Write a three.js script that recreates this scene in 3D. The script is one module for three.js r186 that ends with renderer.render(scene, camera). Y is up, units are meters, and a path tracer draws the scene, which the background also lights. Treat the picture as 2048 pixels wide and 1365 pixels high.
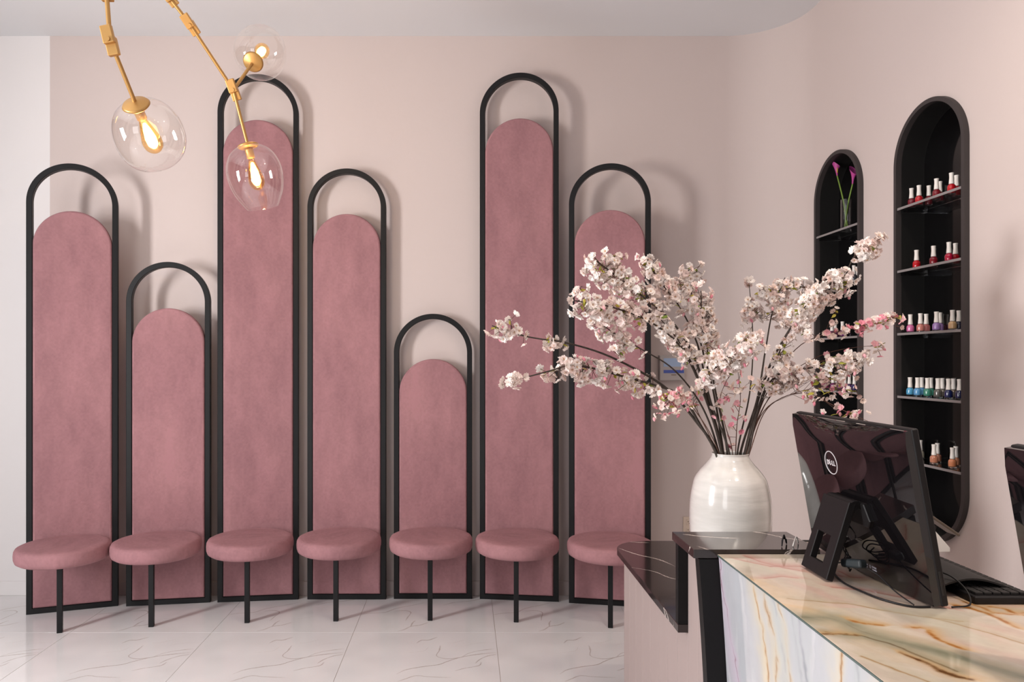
import * as THREE from 'three';
import { RoundedBoxGeometry } from 'three/addons/geometries/RoundedBoxGeometry.js';
import { mergeGeometries } from 'three/addons/utils/BufferGeometryUtils.js';
import { RectAreaLightUniformsLib } from 'three/addons/lights/RectAreaLightUniformsLib.js';
import { FontLoader } from 'three/addons/loaders/FontLoader.js';
import { TextGeometry } from 'three/addons/geometries/TextGeometry.js';

// ---------------------------------------------------------------- camera, daylight, exposure
const scene = new THREE.Scene();
const camera = new THREE.PerspectiveCamera(2 * Math.atan(1365 / 2 / 1450) * 180 / Math.PI, 2048 / 1365, 0.05, 60);
camera.position.set(0, 1.4, 0);
camera.setViewOffset(2048, 1365, 94, -39.5, 2048, 1365);
scene.add(camera);

const renderer = new THREE.WebGLRenderer();
renderer.toneMapping = THREE.LinearToneMapping;
renderer.toneMappingExposure = 0.88;
renderer.shadowMap.enabled = true;
RectAreaLightUniformsLib.init();

scene.background = new THREE.Color().setRGB(0.80, 0.87, 1.0);         // bright overcast sky seen through the shop window
const DAY = new THREE.Color().setRGB(1.0, 0.975, 0.962);
const sideDay = new THREE.RectAreaLight(DAY, 60, 0.8, 1.3);            // window in the left wall: the key light
sideDay.name = 'side_window_daylight'; sideDay.position.set(-3.58, 1.65, -1.2); sideDay.rotation.set(0, -Math.PI / 2, 0); scene.add(sideDay);
const frontDay = new THREE.RectAreaLight(DAY, 3.2, 1.6, 2.4);            // shop window behind the viewer: the fill
frontDay.name = 'shop_window_daylight'; frontDay.position.set(-2.55, 1.45, 2.5); scene.add(frontDay);
const SPOT = 1.0, SPOT_COLOR = new THREE.Color().setRGB(1.0, 0.88, 0.74);
const BULB = 0.18, BULB_COLOR = new THREE.Color().setRGB(1.0, 0.86, 0.68);

// ---------------------------------------------------------------- helpers
// X to the right, Y up, Z = distance in front of the camera plane; three's z is -Z.
const V = (X, Y, Z) => new THREE.Vector3(X, Y, -Z);
let seed = 7;
const rnd = () => { seed = (seed + 0x6d2b79f5) | 0; let t = Math.imul(seed ^ (seed >>> 15), 1 | seed); t = (t + Math.imul(t ^ (t >>> 7), 61 | t)) ^ t; return ((t ^ (t >>> 14)) >>> 0) / 4294967296; };
const rr = (a, b) => a + (b - a) * rnd();
const used = new Map();
function numbered(name) {
  const n = used.get(name) || 0; used.set(name, n + 1);
  return n ? name + '_' + String(n).padStart(3, '0') : name;
}
function mesh(name, geo, mat, parent) {
  const m = new THREE.Mesh(geo, mat); m.name = name; m.castShadow = m.receiveShadow = true;
  if (parent) parent.add(m);
  return m;
}
function thing(name, label, category, pos, group) {
  const g = new THREE.Group(); g.name = numbered(name); scene.add(g);
  if (pos) g.position.copy(pos);
  g.userData = { label, category }; if (group) g.userData.group = group;
  return g;
}
function single(name, geo, mat, label, category, group) {
  const m = mesh(numbered(name), geo, mat, scene);
  m.userData = { label, category }; if (group) m.userData.group = group;
  return m;
}
function struct(name, label, category) {
  const g = new THREE.Group(); g.name = name; scene.add(g);
  g.userData = { kind: 'structure', label, category };
  return g;
}
const std = (o) => new THREE.MeshStandardMaterial(o);
const phy = (o) => new THREE.MeshPhysicalMaterial(o);
const rgb = (r, g, b) => new THREE.Color().setRGB(r, g, b);
const srgb = (r, g, b) => new THREE.Color().setRGB(r / 255, g / 255, b / 255, THREE.SRGBColorSpace);

// uv in metres from the dominant axis of each face
function metric(geo, s = 1) {
  const g = geo.index ? geo.toNonIndexed() : geo;
  g.computeBoundingBox();
  const p = g.attributes.position, n = p.count, uv = new Float32Array(n * 2);
  const a = new THREE.Vector3(), b = new THREE.Vector3(), c = new THREE.Vector3();
  for (let i = 0; i < n; i += 3) {
    a.fromBufferAttribute(p, i); b.fromBufferAttribute(p, i + 1); c.fromBufferAttribute(p, i + 2);
    const nn = b.clone().sub(a).cross(c.clone().sub(a));
    const ax = Math.abs(nn.x), ay = Math.abs(nn.y), az = Math.abs(nn.z);
    [a, b, c].forEach((v, k) => {
      const q = ax >= ay && ax >= az ? [v.z, v.y] : ay >= az ? [v.x, v.z] : [v.x, v.y];
      uv[(i + k) * 2] = q[0] * s; uv[(i + k) * 2 + 1] = q[1] * s;
    });
  }
  g.setAttribute('uv', new THREE.BufferAttribute(uv, 2));
  return g;
}
// box between two corners given as X, Y, Z ranges
function box(x0, x1, y0, y1, Z0, Z1, r = 0) {
  const w = x1 - x0, h = y1 - y0, d = Z1 - Z0;
  const g = r ? new RoundedBoxGeometry(w, h, d, 2, Math.min(r, w / 2.01, h / 2.01, d / 2.01)) : new THREE.BoxGeometry(w, h, d);
  g.translate((x0 + x1) / 2, (y0 + y1) / 2, -(Z0 + Z1) / 2);
  return metric(g);
}
function lathe(pts, seg = 32) { return new THREE.LatheGeometry(pts.map(([r, y]) => new THREE.Vector2(r, y)), seg); }
// tube with a radius for each point
function taper(points, radius, sides = 7, closed = true, steps = 0) {
  const curve = new THREE.CatmullRomCurve3(points, false, 'centripetal');
  const n = steps || points.length * 4, fr = curve.computeFrenetFrames(n, false);
  const pos = [], idx = [], uv = [];
  for (let i = 0; i <= n; i++) {
    const t = i / n, p = curve.getPointAt(t), r = typeof radius === 'function' ? radius(t) : radius;
    for (let k = 0; k < sides; k++) {
      const a = k / sides * Math.PI * 2, ca = Math.cos(a) * r, sa = Math.sin(a) * r;
      const N = fr.normals[i], B = fr.binormals[i];
      pos.push(p.x + N.x * ca + B.x * sa, p.y + N.y * ca + B.y * sa, p.z + N.z * ca + B.z * sa); uv.push(k / sides, t * 4);
    }
  }
  for (let i = 0; i < n; i++) for (let k = 0; k < sides; k++) {
    const a = i * sides + k, b = i * sides + (k + 1) % sides, c = a + sides, d = b + sides;
    idx.push(a, b, c, b, d, c);
  }
  if (closed) { for (let k = 1; k < sides - 1; k++) { idx.push(0, k + 1, k); const e = n * sides; idx.push(e, e + k, e + k + 1); } }
  const g = new THREE.BufferGeometry();
  g.setAttribute('position', new THREE.Float32BufferAttribute(pos, 3));
  g.setAttribute('uv', new THREE.Float32BufferAttribute(uv, 2));
  g.setIndex(idx); g.computeVertexNormals();
  return g;
}
function rod(a, b, r, sides = 16) {
  const d = b.clone().sub(a), g = new THREE.CylinderGeometry(r, r, d.length(), sides);
  g.applyQuaternion(new THREE.Quaternion().setFromUnitVectors(new THREE.Vector3(0, 1, 0), d.normalize()));
  g.translate((a.x + b.x) / 2, (a.y + b.y) / 2, (a.z + b.z) / 2);
  return g;
}

// periodic noise textures
function lattice(n, s) { let k = s; const a = new Float32Array(n * n); for (let i = 0; i < n * n; i++) { k = (k * 1664525 + 1013904223) >>> 0; a[i] = k / 4294967296; } return a; }
function fbm(size, base, oct, s, gain = 0.5, ax = 1, ay = 1) {
  const out = new Float32Array(size * size); let amp = 1, tot = 0;
  for (let o = 0; o < oct; o++) {
    const nx = Math.max(1, Math.round(base * ax * 2 ** o)), ny = Math.max(1, Math.round(base * ay * 2 ** o)), m = Math.max(nx, ny), L = lattice(m, s + o * 101);
    for (let j = 0; j < size; j++) {
      const y = j / size * ny, y0 = Math.floor(y), fy = y - y0, sy = fy * fy * (3 - 2 * fy), r0 = (y0 % ny) * m, r1 = ((y0 + 1) % ny) * m;
      for (let i = 0; i < size; i++) {
        const x = i / size * nx, x0 = Math.floor(x), fx = x - x0, sx = fx * fx * (3 - 2 * fx), a = x0 % nx, b = (x0 + 1) % nx;
        const t = L[r0 + a] + (L[r0 + b] - L[r0 + a]) * sx, u = L[r1 + a] + (L[r1 + b] - L[r1 + a]) * sx;
        out[j * size + i] += amp * (t + (u - t) * sy);
      }
    }
    tot += amp; amp *= gain;
  }
  for (let i = 0; i < out.length; i++) out[i] /= tot;
  return out;
}
function dataTex(size, fn, color = true, repeat = 1) {
  const d = new Uint8Array(size * size * 4);
  for (let i = 0; i < size * size; i++) {
    const c = fn(i), q = typeof c === 'number' ? [c, c, c] : c;
    for (let k = 0; k < 3; k++) d[i * 4 + k] = Math.max(0, Math.min(255, Math.round(q[k] * 255)));
    d[i * 4 + 3] = 255;
  }
  const t = new THREE.DataTexture(d, size, size); t.wrapS = t.wrapT = THREE.RepeatWrapping; t.magFilter = THREE.LinearFilter; t.minFilter = THREE.LinearMipmapLinearFilter; t.generateMipmaps = true;
  if (color) t.colorSpace = THREE.SRGBColorSpace;
  t.repeat.set(repeat, repeat); t.needsUpdate = true;
  return t;
}
function canvasTex(w, h, draw) {
  const c = document.createElement('canvas'); c.width = w; c.height = h; draw(c.getContext('2d'), w, h);
  const t = new THREE.CanvasTexture(c); t.colorSpace = THREE.SRGBColorSpace; t.wrapS = t.wrapT = THREE.RepeatWrapping; return t;
}
// a vein along points, in canvas pixels, drawn as many short strokes of changing width
function vein(g, pts, color, width, wob = 3, alpha = 1, passes = 1) {
  for (let q = 0; q < passes; q++) {
    const cv = new THREE.CatmullRomCurve3(pts.map(([x, y]) => new THREE.Vector3(x + rr(-wob, wob) * q, y + rr(-wob, wob) * q, 0)), false, 'centripetal');
    const n = Math.max(12, Math.round(cv.getLength() / 5)); let p = cv.getPointAt(0), w = 1;
    g.strokeStyle = color; g.lineCap = 'round';
    for (let i = 1; i <= n; i++) {
      const e = cv.getPointAt(i / n); e.x += rr(-wob, wob) * 0.5; e.y += rr(-wob, wob) * 0.5;
      w = Math.max(0.3, Math.min(1.5, w + rr(-0.25, 0.25)));
      g.globalAlpha = alpha * (0.55 + 0.45 * rnd()) * Math.min(1, 4 * Math.min(i, n - i + 1) / n + 0.15); g.lineWidth = Math.max(0.5, width * w);
      g.beginPath(); g.moveTo(p.x, p.y); g.lineTo(e.x, e.y); g.stroke(); p = e;
    }
  }
  g.globalAlpha = 1;
}

// ---------------------------------------------------------------- materials
const nWall = fbm(512, 6, 6, 11), nFine = fbm(512, 64, 3, 23);
const wallBump = dataTex(512, (i) => 0.5 * nWall[i] + 0.5 * nFine[i], false);
const pinkPaint = std({ color: srgb(208, 194, 190), roughness: 0.75, bumpMap: wallBump, bumpScale: 0.0006 });
const whitePaint = std({ color: srgb(232, 228, 228), roughness: 0.75, bumpMap: wallBump, bumpScale: 0.0006 });
const streetPaint = std({ color: srgb(92, 84, 82), roughness: 0.8 });
const ceilingPaint = std({ color: srgb(222, 223, 226), roughness: 0.85, bumpMap: wallBump, bumpScale: 0.0004 });
const nVel = fbm(512, 4, 5, 41, 0.6, 1, 0.5), nNap = fbm(512, 90, 2, 57), nNap2 = fbm(512, 10, 4, 71, 0.6, 1.6, 0.6);
const velvetMap = dataTex(512, (i) => { const t = 0.93 + 0.20 * (nVel[i] - 0.5) + 0.12 * (nNap2[i] - 0.5) + 0.07 * (nNap[i] - 0.5); return [t, t * (0.985 + 0.03 * nVel[i]), t]; }, true);
const velvet = phy({ color: srgb(170, 122, 127), map: velvetMap, roughness: 0.85, sheen: 0.3, sheenColor: srgb(225, 180, 185), sheenRoughness: 0.45, bumpMap: dataTex(512, (i) => nNap[i], false), bumpScale: 0.0012 });
const blackMetal = phy({ color: srgb(19, 19, 21), roughness: 0.45, specularIntensity: 0.6 });
const brass = std({ color: srgb(196, 152, 92), metalness: 0.7, roughness: 0.42 });
const globeGlass = phy({ color: rgb(1, 0.985, 0.97), transmission: 1, roughness: 0.0, thickness: 0, ior: 1.75, side: THREE.DoubleSide });
const bulbGlass = phy({ color: rgb(1, 0.80, 0.48), transmission: 1, roughness: 0.0, thickness: 0, ior: 1.5 });
const filamentGlow = std({ color: rgb(0, 0, 0), emissive: rgb(1.0, 0.60, 0.20), emissiveIntensity: 18 });
const nicheBlack = phy({ color: srgb(22, 21, 21), roughness: 0.5 });
const rimBlack = phy({ color: srgb(56, 50, 50), roughness: 0.6 });
const nicheGloss = phy({ color: srgb(9, 8, 9), roughness: 0.06 });
const acrylicEdge = phy({ color: srgb(140, 134, 134), roughness: 0.35 });
const acrylic = phy({ color: rgb(0.86, 0.86, 0.87), transmission: 1, roughness: 0.05, thickness: 0.01, ior: 1.46 });
const blackPlastic = phy({ color: srgb(20, 18, 20), roughness: 0.5, specularIntensity: 0.6 });
const blackGloss = phy({ color: srgb(14, 12, 14), roughness: 0.02, ior: 1.6 });
const matteBlack = std({ color: srgb(30, 27, 27), roughness: 0.7 });
const capWhite = phy({ color: srgb(240, 234, 228), roughness: 0.35 });
const clearGlass = phy({ color: rgb(0.97, 0.98, 0.98), transmission: 1, roughness: 0.02, thickness: 0.01, ior: 1.5 });
const grout = std({ color: srgb(184, 172, 160), roughness: 0.9 });

// floor tile: one print, the same on every tile, as in the photograph
const tileVeins = {
  main: [[.367, .674], [.415, .616], [.495, .577], [.571, .552], [.618, .537], [.673, .487], [.754, .424], [.825, .392], [.89, .371], [.986, .345]],
  hook: [[.62, .226], [.615, .316], [.602, .399], [.645, .441], [.698, .445], [.754, .424]],
  up: [[.762, .424], [.809, .36], [.88, .316], [.981, .283]], fork: [[.85, .517], [.881, .456], [.931, .403], [.988, .377]],
  mid: [[.456, .187], [.489, .137], [.533, .133], [.594, .08]], low: [[.38, .779], [.428, .739], [.484, .698], [.565, .711], [.698, .724]],
  low2: [[.724, .626], [.782, .591], [.873, .548], [.889, .497]],
};
const backVeins = {
  a: [[-.014, .641], [.076, .606], [.181, .583], [.234, .517], [.303, .463], [.377, .426], [.485, .347]],
  b: [[.247, .562], [.325, .547], [.372, .583], [.359, .678], [.347, .762]],
  c: [[.304, .973], [.351, .94], [.397, .877], [.454, .856], [.518, .797]], d: [[.393, .883], [.402, .803], [.42, .762]],
  e: [[.62, .42], [.7, .36], [.82, .33], [.97, .24]],
};
function tileTex(veins, s) {
  seed = s;
  return canvasTex(1024, 1024, (g, w, h) => {
    g.fillStyle = 'rgb(228,226,227)'; g.fillRect(0, 0, w, h);
    for (let i = 0; i < 60; i++) { const x = rr(0, w), y = rr(0, h), r = rr(60, 220), q = g.createRadialGradient(x, y, 0, x, y, r); const c = rnd() < 0.5 ? '220,217,217' : '236,233,233'; q.addColorStop(0, `rgba(${c},.35)`); q.addColorStop(1, `rgba(${c},0)`); g.fillStyle = q; g.fillRect(0, 0, w, h); }
    for (const k in veins) {
      const p = veins[k].map(([u, v]) => [u * w, v * h]);
      vein(g, p, 'rgb(190,180,176)', 9, 4, 0.16, 2); vein(g, p, 'rgb(164,151,145)', k === 'main' || k === 'a' ? 4 : 2.6, 3, 0.6, 2);
    }
    for (let i = 0; i < 5; i++) { const x = rr(0, w), y = rr(0, h); vein(g, [[x, y], [x + rr(40, 120), y - rr(10, 60)], [x + rr(130, 260), y - rr(40, 120)]], 'rgb(190,180,174)', 2, 3, 0.5, 1); }
  });
}
const tileMats = [tileTex(tileVeins, 31), tileTex(backVeins, 57)].map((map) => phy({ map, roughness: 0.09, clearcoat: 0.2, clearcoatRoughness: 0.05 }));

// black quartz with thin white veins, one canvas per metre
seed = 91;
const quartzTex = canvasTex(1024, 1024, (g, w, h) => {
  g.fillStyle = 'rgb(44,36,35)'; g.fillRect(0, 0, w, h);
  for (let i = 0; i < 900; i++) { g.fillStyle = `rgba(${rnd() < 0.5 ? '70,60,58' : '26,20,20'},.25)`; g.fillRect(rr(0, w), rr(0, h), rr(2, 9), rr(2, 9)); }
  const L = [[[640, 980], [690, 880], [760, 800], [800, 700]], [[620, 700], [700, 640], [740, 560], [860, 470], [880, 380]], [[700, 240], [740, 330], [800, 400], [860, 430], [1000, 470]], [[860, 420], [800, 380], [690, 350]], [[640, 90], [700, 60], [790, 40]], [[820, 160], [880, 110], [930, 40], [980, 10]], [[40, 120], [80, 70], [160, 30]], [[60, 700], [160, 640], [250, 560], [330, 540]], [[300, 300], [380, 220], [500, 180]], [[900, 950], [960, 860], [1010, 800]]];
  for (const l of L) { vein(g, l, 'rgb(150,135,128)', 6, 4, 0.35, 1); vein(g, l, 'rgb(228,216,208)', 3.4, 4, 0.9, 2); }
});
const quartz = phy({ map: quartzTex, roughness: 0.10, clearcoat: 0.3, clearcoatRoughness: 0.04 });
const quartzMatte = phy({ color: srgb(46, 40, 39), roughness: 0.3 });
const panelBlack = phy({ color: srgb(13, 12, 13), roughness: 0.5, specularIntensity: 0.5 });
const shadedPlankPaint = std({ color: srgb(160, 144, 141), roughness: 0.6 });  // wall pink darkened: the dimmer light on the planks is put into the colour

// onyx print of the desk top: canvas spans X .66 to 1.21 and Z .55 to 1.93
const topVeins = {
  amber1: [[.763, 1.442], [.774, 1.43], [.789, 1.414], [.818, 1.407]], brown1: [[.667, 1.361], [.683, 1.358], [.704, 1.361], [.732, 1.353]],
  brown2: [[.761, 1.273], [.768, 1.253], [.78, 1.231], [.786, 1.2], [.796, 1.177], [.811, 1.163]], amber2: [[.868, 1.389], [.881, 1.389], [.891, 1.378], [.884, 1.362]],
  amber3: [[.884, 1.362], [.879, 1.325], [.888, 1.296], [.895, 1.283]], amber4: [[1.022, 1.52], [1.044, 1.497], [1.056, 1.47], [1.061, 1.435], [1.064, 1.406], [1.068, 1.385]],
  amber5: [[1.051, 1.545], [1.066, 1.506], [1.072, 1.47], [1.096, 1.461], [1.133, 1.47]], amber6: [[1.083, 1.516], [1.107, 1.497], [1.111, 1.461], [1.123, 1.456]],
};
const greenA = [[.679, 1.448], [.732, 1.443], [.749, 1.418], [.757, 1.378], [.778, 1.339], [.803, 1.31], [.836, 1.276], [.864, 1.243], [.884, 1.212], [.907, 1.177], [.96, 1.1], [1.05, .95]];
const greenB = [[.677, 1.37], [.704, 1.354], [.742, 1.351], [.766, 1.318], [.782, 1.276], [.81, 1.2]];
const pinks = [[[.738, 1.898], [.757, 1.838], [.787, 1.79], [.817, 1.758]], [[.694, 1.702], [.742, 1.714], [.777, 1.702]], [[.917, 1.764], [.923, 1.72], [.942, 1.714]], [[.70, 1.86], [.76, 1.80], [.83, 1.80], [.9, 1.72]], [[.83, 1.64], [.9, 1.62], [.97, 1.56], [1.0, 1.5]]];
// colour fields built from noise-warped distances to the veins
const nA = fbm(512, 5, 5, 811), nB = fbm(512, 5, 5, 977), nC = fbm(512, 24, 4, 1013), nD = fbm(512, 3, 6, 1201, .55, 1, 1);
const pick = (n, x, y) => { const i = Math.floor(x * 512) & 511, j = Math.floor(y * 512) & 511; return n[j * 512 + i]; };
function segDist(px, py, L) {                                          // signed distance to a polyline
  let best = 9, side = 1;
  for (let i = 0; i < L.length - 1; i++) {
    const [ax, ay] = L[i], [bx, by] = L[i + 1], vx = bx - ax, vy = by - ay, t = Math.max(0, Math.min(1, ((px - ax) * vx + (py - ay) * vy) / (vx * vx + vy * vy)));
    const dx = px - ax - vx * t, dy = py - ay - vy * t, d = Math.hypot(dx, dy); if (d < best) { best = d; side = vx * dy - vy * dx > 0 ? 1 : -1; }
  }
  return best * side;
}
const mix3 = (c, d, t) => { t = Math.max(0, Math.min(1, t)); c[0] += (d[0] - c[0]) * t; c[1] += (d[1] - c[1]) * t; c[2] += (d[2] - c[2]) * t; };
function paintTex(w, h, fn) {
  const d = new Uint8Array(w * h * 4);
  for (let j = 0; j < h; j++) for (let i = 0; i < w; i++) { const c = fn((i + .5) / w, (j + .5) / h), k = (j * w + i) * 4; d[k] = c[0]; d[k + 1] = c[1]; d[k + 2] = c[2]; d[k + 3] = 255; }
  const t = new THREE.DataTexture(d, w, h); t.magFilter = THREE.LinearFilter; t.minFilter = THREE.LinearMipmapLinearFilter; t.generateMipmaps = true; t.colorSpace = THREE.SRGBColorSpace; t.needsUpdate = true; return t;
}
const extra = [[[.93, 1.45], [.99, 1.36], [1.04, 1.25], [1.1, 1.1]], [[.70, 1.56], [.80, 1.53], [.90, 1.46], [.98, 1.42]], [[.80, 1.10], [.88, .98], [.97, .86]], [[.69, 1.25], [.74, 1.16], [.78, 1.02]]];
const onyxTop = paintTex(560, 1400, (u, v) => {
  const X0 = .66 + .55 * u, Z0 = .55 + 1.38 * v;
  const wx = (pick(nA, X0 * 1.3, Z0 * 1.3) - .5) * .07 + (pick(nC, X0 * 1.6, Z0 * 1.6) - .5) * .010, wz = (pick(nB, X0 * 1.3, Z0 * 1.3) - .5) * .07 + (pick(nC, X0 * 1.6 + .37, Z0 * 1.6) - .5) * .010;
  const X = X0 + wx * .5, Z = Z0 + wz * .5, c = [200, 187, 172];
  // streaks run along the slab's grain
  const p = X0 * .87 + Z0 * .5 + wx * 1.4, q = -X0 * .5 + Z0 * .87;
  const str = pick(nD, p * 2.2, q * .5), fine = pick(nA, p * 5, q * .9);
  mix3(c, [208, 180, 166], (pick(nB, X0 * 1.5, Z0 * .8) + (Z0 > 1.5 ? .12 : -.12) - .48) * 5); mix3(c, [206, 202, 182], (str - .5) * 3); mix3(c, [226, 192, 150], (.46 - str) * 3.2); mix3(c, [224, 211, 197], (fine - .55) * 2.4);
  const gA = segDist(X, Z, greenA), gB = segDist(X, Z, greenB);
  mix3(c, [164, 160, 138], Math.exp(-((gA / .042) ** 2)) * (.35 + 1.0 * fine)); mix3(c, [128, 126, 106], Math.exp(-((gA / .016) ** 2)) * (fine * 1.3 - .1)); mix3(c, [150, 146, 124], Math.exp(-((gB / .020) ** 2)) * .7);
  mix3(c, [84, 76, 58], Math.exp(-((gA / .0035) ** 2)) * (str * 2.2 - .6)); mix3(c, [90, 70, 48], Math.exp(-((gB / .003) ** 2)) * .6);
  for (const l of pinks) { const d = segDist(X, Z, l); mix3(c, [204, 150, 138], Math.exp(-(((d > 0 ? d : d * 3) / .02) ** 2)) * .55); mix3(c, [176, 116, 104], Math.exp(-((d / .003) ** 2)) * .6); }
  for (const l of extra) { const d = segDist(X, Z, l); mix3(c, [188, 176, 150], Math.exp(-(((d > 0 ? d : d * 4) / .024) ** 2)) * .5); mix3(c, [160, 124, 84], Math.exp(-((d / .0025) ** 2)) * (fine * 1.4 - .3)); }
  for (const k in topVeins) { const d = segDist(X, Z, topVeins[k]); const br = pick(nC, X0 * 2.2, Z0 * 2.2), th = .002 + .0055 * br; mix3(c, [204, 160, 106], Math.exp(-(((d > 0 ? d : d * 3) / .018) ** 2)) * (.25 + .6 * fine)); mix3(c, k[0] === 'b' ? [108, 74, 44] : [164, 106, 52], Math.exp(-((d / th) ** 2)) * (br * 2.2 - .35)); }
  const g = (pick(nC, X0 * 3, Z0 * 3) - .5) * 10; return [c[0] + g, c[1] + g, c[2] + g].map((x) => Math.max(0, Math.min(255, x)));
});
const onyxTopMat = phy({ map: onyxTop, roughness: 0.05, clearcoat: 0.3, clearcoatRoughness: 0.02 });
// onyx print of the desk front: 1.6 m along the desk from its far end (u) and 0.9 m of height (v)
const fv = (x0, x1, x2) => [[x0, .9], [x0 + (x1 - x0) * .5, .78], [x1, .62], [(x1 + x2) / 2, .4], [x2, 0]];
const goldV = [fv(.246, .287, .33), fv(.298, .332, .37), fv(.36, .395, .43), fv(.60, .63, .70), fv(.74, .78, .84), fv(.98, 1.03, 1.1)], greyV = [fv(.33, .375, .42), fv(.42, .46, .52), fv(.452, .485, .54), fv(.66, .70, .76), fv(.88, .92, 1.0)], plumV = [[[-.01, .9], [.004, .82], [.035, .73], [.09, .64], [.2, .4], [.3, 0]], fv(.80, .84, .9)];
const onyxFront = paintTex(1024, 640, (u, v) => {
  const s0 = u * 1.6, y0 = v * .9;
  const wx = (pick(nA, s0 * 1.1, y0 * 1.3) - .5) * .085 + (pick(nC, s0 * 1.4, y0 * 1.1) - .5) * .022, s = s0 + wx, c = [182, 184, 190];
  const str = pick(nD, s * 2.4, y0 * .45), fine = pick(nB, s * 6, y0 * .7), pat = pick(nC, s0 * 1.5, y0 * .8);
  mix3(c, [184, 190, 196], (str - .5) * 2.5); mix3(c, [214, 214, 216], (fine - .5) * 2);
  for (const l of plumV) { const d = segDist(s, y0, l); mix3(c, [200, 186, 202], Math.exp(-(((d < 0 ? d : d * 3) / .055) ** 2)) * .75); mix3(c, [126, 84, 96], Math.exp(-((d / .0022) ** 2)) * (fine * 1.6 - .35)); }
  for (const l of goldV) { const d = segDist(s, y0, l); mix3(c, [216, 200, 166], Math.exp(-(((d > 0 ? d * 2.5 : d) / .04) ** 2)) * (.25 + fine * .7)); mix3(c, [184, 140, 92], Math.exp(-((d / .006) ** 2)) * (pat * 1.8 - .4)); mix3(c, [120, 84, 52], Math.exp(-((d / .002) ** 2)) * (pat * 2 - .6)); }
  for (const l of greyV) { const d = segDist(s, y0, l); mix3(c, [180, 186, 188], Math.exp(-((d / .035) ** 2)) * (fine * 1.2)); mix3(c, [136, 142, 148], Math.exp(-((d / .008) ** 2)) * (pat * 1.7 - .45)); }
  const g = (pat - .5) * 8; return [c[0] + g, c[1] + g, c[2] + g].map((x) => Math.max(0, Math.min(255, x)));
});
onyxFront.wrapS = THREE.RepeatWrapping;
const onyxFrontMat = phy({ map: onyxFront, roughness: 0.05, clearcoat: 0.3, clearcoatRoughness: 0.02 });
const glassEdge = phy({ color: srgb(84, 98, 95), roughness: 0.2 });

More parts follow.
